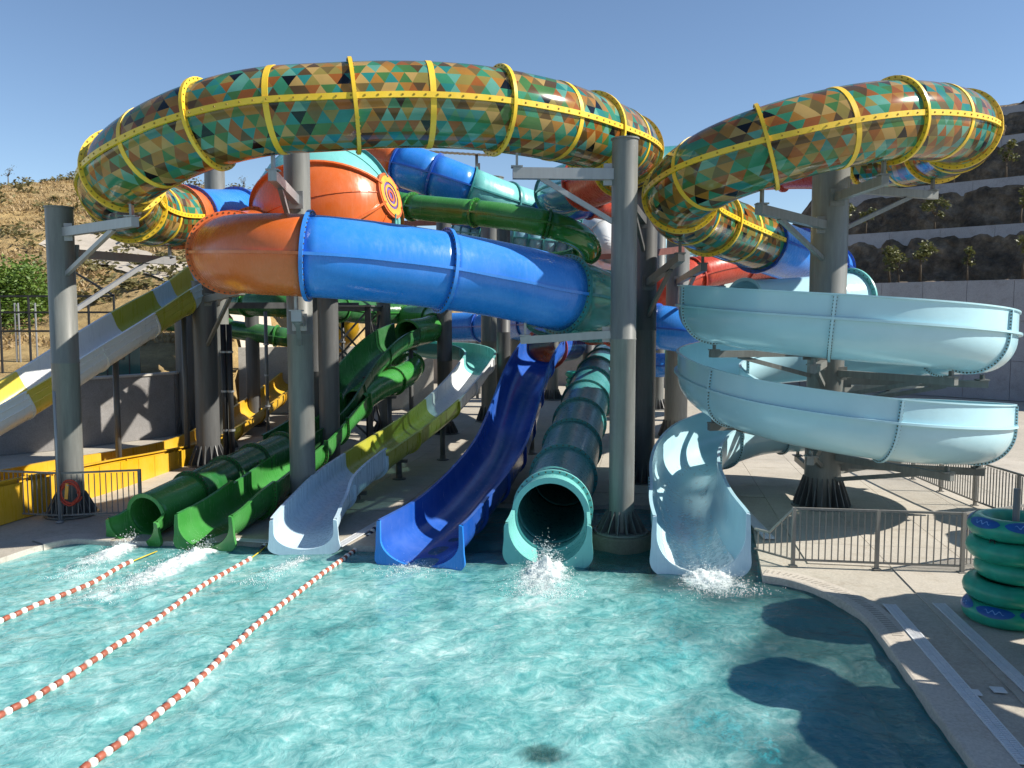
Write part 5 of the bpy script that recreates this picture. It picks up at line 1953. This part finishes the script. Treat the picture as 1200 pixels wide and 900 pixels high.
def patch_mesh(R, r, a0, a1, b0, b1, mat, wob=0.0, n=14, m=6):
    """printed patch lying on the torus"""
    v, f = [], []
    for i in range(n + 1):
        a = a0 + (a1 - a0) * i / n
        w = math.sin(math.pi * i / n) ** .5 if 0 < i < n else 0.05
        bm_ = (b0 + b1) / 2 + wob * math.sin(6 * math.pi * i / n)
        for j in range(m + 1):
            b = bm_ + (b1 - b0) / 2 * w * (2 * j / m - 1)
            rr = R + (r + .004) * math.cos(b)
            v.append((rr * math.cos(a), rr * math.sin(a), (r + .004) * math.sin(b)))
    for i in range(n):
        for j in range(m):
            q = i * (m + 1) + j
            f.append((q, q + m + 1, q + m + 2, q + 1))
    return make_mesh('print_patch', v, f, mat, smooth=True)


TR, Tr = .455, .168
TORUS = torus_mesh('vinyl_ring', TR, Tr, M_ring)
PATCH = patch_mesh(TR, Tr, 0, .95, .15, 1.25, M_ringb)
SWIRL = patch_mesh(TR, Tr + .003, .22, .72, .62, .74, M_ringl, wob=.16)
vb = MB().lathe((0, 0, 0), [(.03, 0), (.03, .02), (.018, .025)], 12)
VALVE = make_mesh('valve', vb.v, vb.f, M_black)


def inner_tube(loc, rz, tilt, label, printed, group):
    t = thing('inner_tube', loc, label, 'inner tube', group)
    t.rotation_euler = (tilt[0], tilt[1], rz)
    def ch(name, me, l=(0, 0, 0), r=(0, 0, 0)):
        o = bpy.data.objects.new(name, me); COL.objects.link(o); o.parent = t; o.location = l; o.rotation_euler = r
        return o
    ch('vinyl_ring', TORUS)
    if printed:
        for k in range(6):
            o = ch('print_patch', PATCH, r=(0, 0, k * math.pi / 3))
            s = bpy.data.objects.new('print_swirl', SWIRL); COL.objects.link(s); s.parent = o
    ch('valve', VALVE, l=(-(TR + Tr * .9) * .8, -(TR + Tr * .9) * .6, .05), r=(0, math.pi / 2, math.atan2(-.6, -.8)))
    h = MB().tube([(-.04, 0, 0), (-.03, 0, .045), (.03, 0, .045), (.04, 0, 0)], .011, 6)
    ch('handle', make_mesh('handle', h.v, h.f, M_black), l=(-(TR + .05), .18, Tr * .96), r=(0, 0, 1.2))
    return t


sx, sy = 7.72, 12.9
z = Tr
labs = ['sea green inner tube with blue print at the bottom of the near stack', 'plain sea green inner tube second from the bottom of the near stack', 'plain sea green inner tube in the middle of the near stack', 'plain sea green inner tube with dark valve just under the top one', 'sea green inner tube with blue print on top of the near stack']
offs = [(-.07, 0), (-.05, .03), (.10, 0), (-.05, -.02), (-.03, 0)]
for i in range(5):
    inner_tube((sx + offs[i][0], sy + offs[i][1], z), random.uniform(0, 6), (random.uniform(-.03, .03), random.uniform(-.04, .04)), labs[i], i in (0, 4), 'inner tubes in the near stack')
    z += Tr * 2 - .008
t = thing('stacking_pole', (sx + .02, sy, 0), 'grey pole standing up through the near stack of tubes', 'pole')
MB().tube([(sx + .02, sy, 0), (sx + .02, sy, z + .25)], .05, 14).build('pole_shaft', M_steel, t, smooth=True)
MB().lathe((sx + .02, sy, 0), [(.2, 0), (.2, .02), (.06, .04)], 16).build('base_plate', M_steel, t)
names5 = ['lowest', 'second', 'third', 'fourth', 'top']
for s_, (px, d) in enumerate([(676, 47), (1300, 11.2)]):
    x = (px - 600) / 1000 * d
    for i in range(5):
        inner_tube((x + random.uniform(-.05, .05), d, Tr + i * (Tr * 2 - .008)), random.uniform(0, 6), (random.uniform(-.03, .03), random.uniform(-.03, .03)),
                   f'{names5[i]} inner tube of the ' + ['distant stack against the back wall', 'plain stack right of the printed stack'][s_], False, ['inner tubes in the distant stack', 'inner tubes in the outer stack'][s_])

# ================================================================== DECK FITTINGS
def drain(a, b, w, label):
    a, b = Vector(a), Vector(b)
    d = (b - a).normalized()
    L = (b - a).length
    t = thing('drain_grating', a.lerp(b, .5), label, 'drain', 'drain gratings in the deck')
    rz = math.atan2(d.y, d.x)
    c = a.lerp(b, .5)
    n_ = Vector((-d.y, d.x, 0))
    MB().box((c.x, c.y, .008), (L, w, .006), rz).build('channel', M_drain, t)
    for sg in (-1, 1):
        p = c + n_ * (sg * (w / 2 - .01))
        MB().box((p.x, p.y, .014), (L, .02, .016), rz).build('edge_bar', M_drain, t)
    mb = MB()
    k = int(L / .05)
    for i in range(k):
        p = a.lerp(b, (i + .5) / k)
        for sg in (-1, 1):
            q = p + n_ * (sg * w * .23)
            mb.box((q.x, q.y, .0155), (.026, w * .40, .009), rz)
    mb.build('grating_slats', M_drain, t, kind='stuff')
    return t


drain(G(1042, 709), G(1205, 897), .20, 'white drain grating along the pool edge next to the tube stack')
drain(G(1100, 708), G(1262, 862), .20, 'second white drain grating further from the pool edge')
drain(G(868, 596), G(902, 632), .26, 'short pale drain strip beside the light blue slide mouth')
drain(G(275, 633), G(330, 636), .2, 'pale drain strip between the green slide and white slide mouths')
drain(G(396, 641), G(466, 600), .2, 'pale drain strip between the white slide and the deep blue slide')
for i, (x, y) in enumerate([(1141, 812), (1170, 809)]):
    q = G(x, y)
    o = tag(MB().box((q.x, q.y, .008), (.16, .16, .012), -AX).build('access_plate', M_drain), ['small square metal plate beside the near drain grating', 'small square metal plate between the two drain gratings'][i], 'plate', 'square plates in the deck')
q = G(636, 884, -1.25)
t = thing('main_drain', q, 'dark square drain on the pool floor', 'drain')
MB().box((q.x, q.y, -1.235), (.5, .42, .03)).build('cover', M_black, t)
for i in range(5):
    MB().box((q.x - .18 + i * .09, q.y, -1.215), (.03, .36, .012)).build('slat', M_steel2, t)

# ================================================================== SUN UMBRELLAS right, out of view; those by the pool added to cast shadow lobes
def umbrella(x, y, h, r, label):
    t = thing('sun_umbrella', (x, y, 0), label, 'umbrella', 'sun umbrellas on the deck')
    MB().tube([(x, y, 0), (x, y, h + .5)], .03, 10).build('pole', M_galv, t, smooth=True)
    MB().lathe((x, y, 0), [(.3, 0), (.3, .06), (.05, .1)], 20).build('base', M_wall, t)
    v = [(x, y, h + .45)]
    f = []
    for k in range(24):
        a = 2 * math.pi * (k + .5) / 24
        q_ = r * (1 - .05 * (k % 3 == 1))
        v.append((x + q_ * math.cos(a), y + q_ * math.sin(a), h))
    for k in range(24):
        f.append((0, 1 + k, 1 + (k + 1) % 24))
    part('canopy', v, f, M_canvas, t)
    return t


umbrella(9.0, 12.75, 3.0, 1.05, 'unseen shadow-casting umbrella added behind the printed tube stack')
umbrella(10.7, 12.6, 3.0, 1.15, 'unseen shadow-casting umbrella added two places behind the printed tube stack')
umbrella(8.3, 10.3, 3.5, .85, 'unseen shadow-casting umbrella added beside the plain tube stack')
umbrella(10.4, 10.6, 3.1, 1.2, 'unseen shadow-casting umbrella added furthest from the pool beside the plain stack')
umbrella(9.1, 8.9, 3.4, 1.35, 'wide unseen shadow-casting umbrella added past the end of the drains')
umbrella(13.6, 16.9, 2.5, 1.35, 'cream sun umbrella beyond the railing, first of the pair')
umbrella(14.3, 18.9, 2.5, 1.35, 'cream sun umbrella beyond the railing, second of the pair')

# small palm far behind
q = P(692, 0, 46)
t = thing('palm', (q.x, 46, 0), 'small palm in front of the back wall behind the teal tube', 'palm')
mb = MB().tube([(q.x, 46, 0), (q.x + .05, 46, 1.2), (q.x, 46, 2.2)], [.14, .11, .09], 8)
mb.build('trunk', M_bark, t, smooth=True)
r_ = random.Random(2)
v, f = [], []
for k in range(22):
    a = r_.uniform(0, 6.28); L = r_.uniform(.6, 1.0); e = r_.uniform(.1, 1.1)
    prev = Vector((q.x, 46, 2.2))
    d = Vector((math.cos(a) * math.cos(e), math.sin(a) * math.cos(e), math.sin(e)))
    sd = Vector((-math.sin(a), math.cos(a), 0))
    pts = [prev]
    for s_ in range(5):
        prev = prev + d * (L / 5)
        d = (d + Vector((0, 0, -.28))).normalized()
        pts.append(prev)
    n0 = len(v)
    for s_, p in enumerate(pts):
        w_ = .07 * math.sin(math.pi * (s_ + .4) / 6)
        v += [p - sd * w_, p + sd * w_]
    for s_ in range(5):
        f.append((n0 + s_ * 2, n0 + s_ * 2 + 1, n0 + s_ * 2 + 3, n0 + s_ * 2 + 2))
part('fronds', v, f, M_leaf, t)

# ================================================================== SPLASHES
def splash_mat():
    m, nt, b = newmat('white_water')
    b.inputs['Base Color'].default_value = (.86, .90, .90, 1)
    b.inputs['Roughness'].default_value = .35
    t = N(nt, 'ShaderNodeBsdfTranslucent')
    t.inputs['Color'].default_value = (.86, .92, .92, 1)
    mx = N(nt, 'ShaderNodeMixShader'); mx.inputs[0].default_value = .4
    nt.links.new(b.outputs[0], mx.inputs[1]); nt.links.new(t.outputs[0], mx.inputs[2])
    nt.links.new(mx.outputs[0], nt.nodes['Material Output'].inputs['Surface'])
    return m


M_spl = splash_mat()


def foam_material():
    m, nt, b = newmat('foaming_water')
    at = N(nt, 'ShaderNodeAttribute', attribute_name='Dens')
    n1 = N(nt, 'ShaderNodeTexNoise', Scale=9.0, Detail=8.0, Roughness=0.75, Distortion=0.5)
    nt.links.new(coords(nt), n1.inputs['Vector'])
    ad = N(nt, 'ShaderNodeMath', operation='ADD')
    nt.links.new(at.outputs['Fac'], ad.inputs[0]); nt.links.new(n1.outputs[0], ad.inputs[1])
    r = ramp(nt, [(0.78, (0, 0, 0)), (1.0, (1, 1, 1))])
    nt.links.new(ad.outputs[0], r.inputs[0])
    b.inputs['Base Color'].default_value = (.84, .90, .90, 1)
    b.inputs['Roughness'].default_value = .5
    t = N(nt, 'ShaderNodeBsdfTranslucent'); t.inputs['Color'].default_value = (.86, .92, .92, 1)
    mx = N(nt, 'ShaderNodeMixShader'); mx.inputs[0].default_value = .35
    nt.links.new(b.outputs[0], mx.inputs[1]); nt.links.new(t.outputs[0], mx.inputs[2])
    tr = N(nt, 'ShaderNodeBsdfTransparent')
    m2 = N(nt, 'ShaderNodeMixShader')
    nt.links.new(r.outputs[0], m2.inputs[0]); nt.links.new(tr.outputs[0], m2.inputs[1]); nt.links.new(mx.outputs[0], m2.inputs[2])
    nt.links.new(m2.outputs[0], nt.nodes['Material Output'].inputs['Surface'])
    return m


M_foam = foam_material()


def splash(p, d, n, length, height, width, label, seed=1, dens=1.0):
    """a churned mound of white water with fine droplets thrown off it"""
    r = random.Random(seed)
    p = Vector(p)
    d = Vector(d).normalized()
    sd = Vector((-d.y, d.x, 0))
    t = thing('splash', p, label, 'splash')
    nu, nv = 90, 60
    v, f, de = [], [], []
    for i in range(nu + 1):
        u = i / nu
        env_u = min(1, u * 7) * (1 - u) ** 1.1
        for j in range(nv + 1):
            w = (j / nv - .5) * 2
            ww = width * (1.0 + 1.5 * u)
            env = env_u * math.exp(-(w * 1.9) ** 2)
            q = p + d * (u * length) + sd * (w * ww * 1.5)
            nz = noise.fractal(Vector((q.x * 5, q.y * 5, seed)), .75, 2.2, 5)
            v.append(q + Vector((0, 0, -.015 + env * (height * (.75 + .8 * nz)) + .03 * env ** .5)))
            de.append(max(0.0, min(.75, (env ** .6) * .75 * dens)) - (.3 if env < .02 else 0))
    for i in range(nu):
        for j in range(nv):
            a = i * (nv + 1) + j
            f.append((a, a + nv + 1, a + nv + 2, a + 1))
    o = part('foam', v, f, M_foam, t, smooth=True, kind='stuff')
    at = o.data.attributes.new('Dens', 'FLOAT', 'POINT')
    at.data.foreach_set('value', np.array(de, dtype=np.float32))
    v, f = [], []
    for i in range(n):
        k = r.random() ** 1.2
        c = p + d * (k * length) + sd * r.gauss(0, width * (.3 + .7 * k)) + Vector((0, 0, height * (1.1 - k) * abs(r.gauss(0, .8)) + r.uniform(-.01, .03)))
        s = r.uniform(.0025, .008) * (1 + 1.2 * (r.random() ** 8))
        n0 = len(v)
        v += [c + Vector((s, 0, 0)), c - Vector((s, 0, 0)), c + Vector((0, s, 0)), c - Vector((0, s, 0)), c + Vector((0, 0, s * 1.3)), c - Vector((0, 0, s * 1.3))]
        f += [tuple(n0 + q for q in t_) for t_ in ((0, 2, 4), (2, 1, 4), (1, 3, 4), (3, 0, 4), (2, 0, 5), (1, 2, 5), (3, 1, 5), (0, 3, 5))]
    part('droplets', v, f, M_spl, t, smooth=True, kind='stuff')
    return t


# thin sheet of running water in the light blue slide
v, f, de = [], [], []
r_ = random.Random(4)
s_w0 = pd.s_at(nh + .5)
nu, nv = 90, 26
for i in range(nu + 1):
    d = s_w0 + (pd.L + .1 - s_w0) * i / nu
    p, t_, a, b = pd.frame(min(d, pd.L))
    p = p + t_ * max(0, d - pd.L)
    rr = rf_d(min(d, pd.L))
    for j in range(nv + 1):
        th = -math.pi / 2 + (j / nv - .5) * 2.0
        nz = noise.fractal(Vector((d * 1.1, j * .32, 2.0)), .8, 2.1, 4)
        e = .022 + .012 * nz
        v.append(p + a * ((rr - e) * math.cos(th)) + b * ((.74 - e) * math.sin(th)))
        side = 1 - abs(j / nv - .5) * 2
        de.append(.22 + .26 * (i / nu) ** 3 + .16 * nz - (.45 if side < .12 else 0))
for i in range(nu):
    for j in range(nv):
        q = i * (nv + 1) + j
        f.append((q, q + nv + 1, q + nv + 2, q + 1))
o = tag(part('running_water', v, f, M_foam, smooth=True), 'thin sheet of white water running down the light blue slide mouth', 'water', kind='stuff')
at = o.data.attributes.new('Dens', 'FLOAT', 'POINT')
at.data.foreach_set('value', np.array(de, dtype=np.float32))

dz = Vector((0, 0, .0))
splash(ex['te'] + dz + Vector((0, .25, 0)), (-.1, -1, 0), 4200, 1.9, .28, .36, 'white splash thrown up at the teal tube mouth', seed=1)
splash(ex['ga'] + dz + Vector((0.05, .25, 0)), (-.06, -1, 0), 1800, 2.6, .15, .22, 'white jet of water from the green tube mouth', seed=3)
splash(ex['gb'] + dz + Vector((0.05, .25, 0)), (-.28, -1, 0), 2200, 3.4, .17, .24, 'white jet of water from the open green slide', seed=4)
splash(ex['wh'] + dz + Vector((0, .1, 0)), (-.35, -1, 0), 900, 1.8, .05, .2, 'thin white jet of water from the white slide', seed=5, dens=.7)
splash(ex['lb'] + dz + Vector((0, .55, 0)), (.2, -1, 0), 2600, 1.5, .17, .42, 'white water churning at the light blue slide mouth', seed=6)
splash(ex['bl'] + dz + Vector((-.1, .3, 0)), (-.1, -1, 0), 600, .8, .05, .5, 'small ripple of foam at the deep blue slide mouth', seed=7, dens=.6)
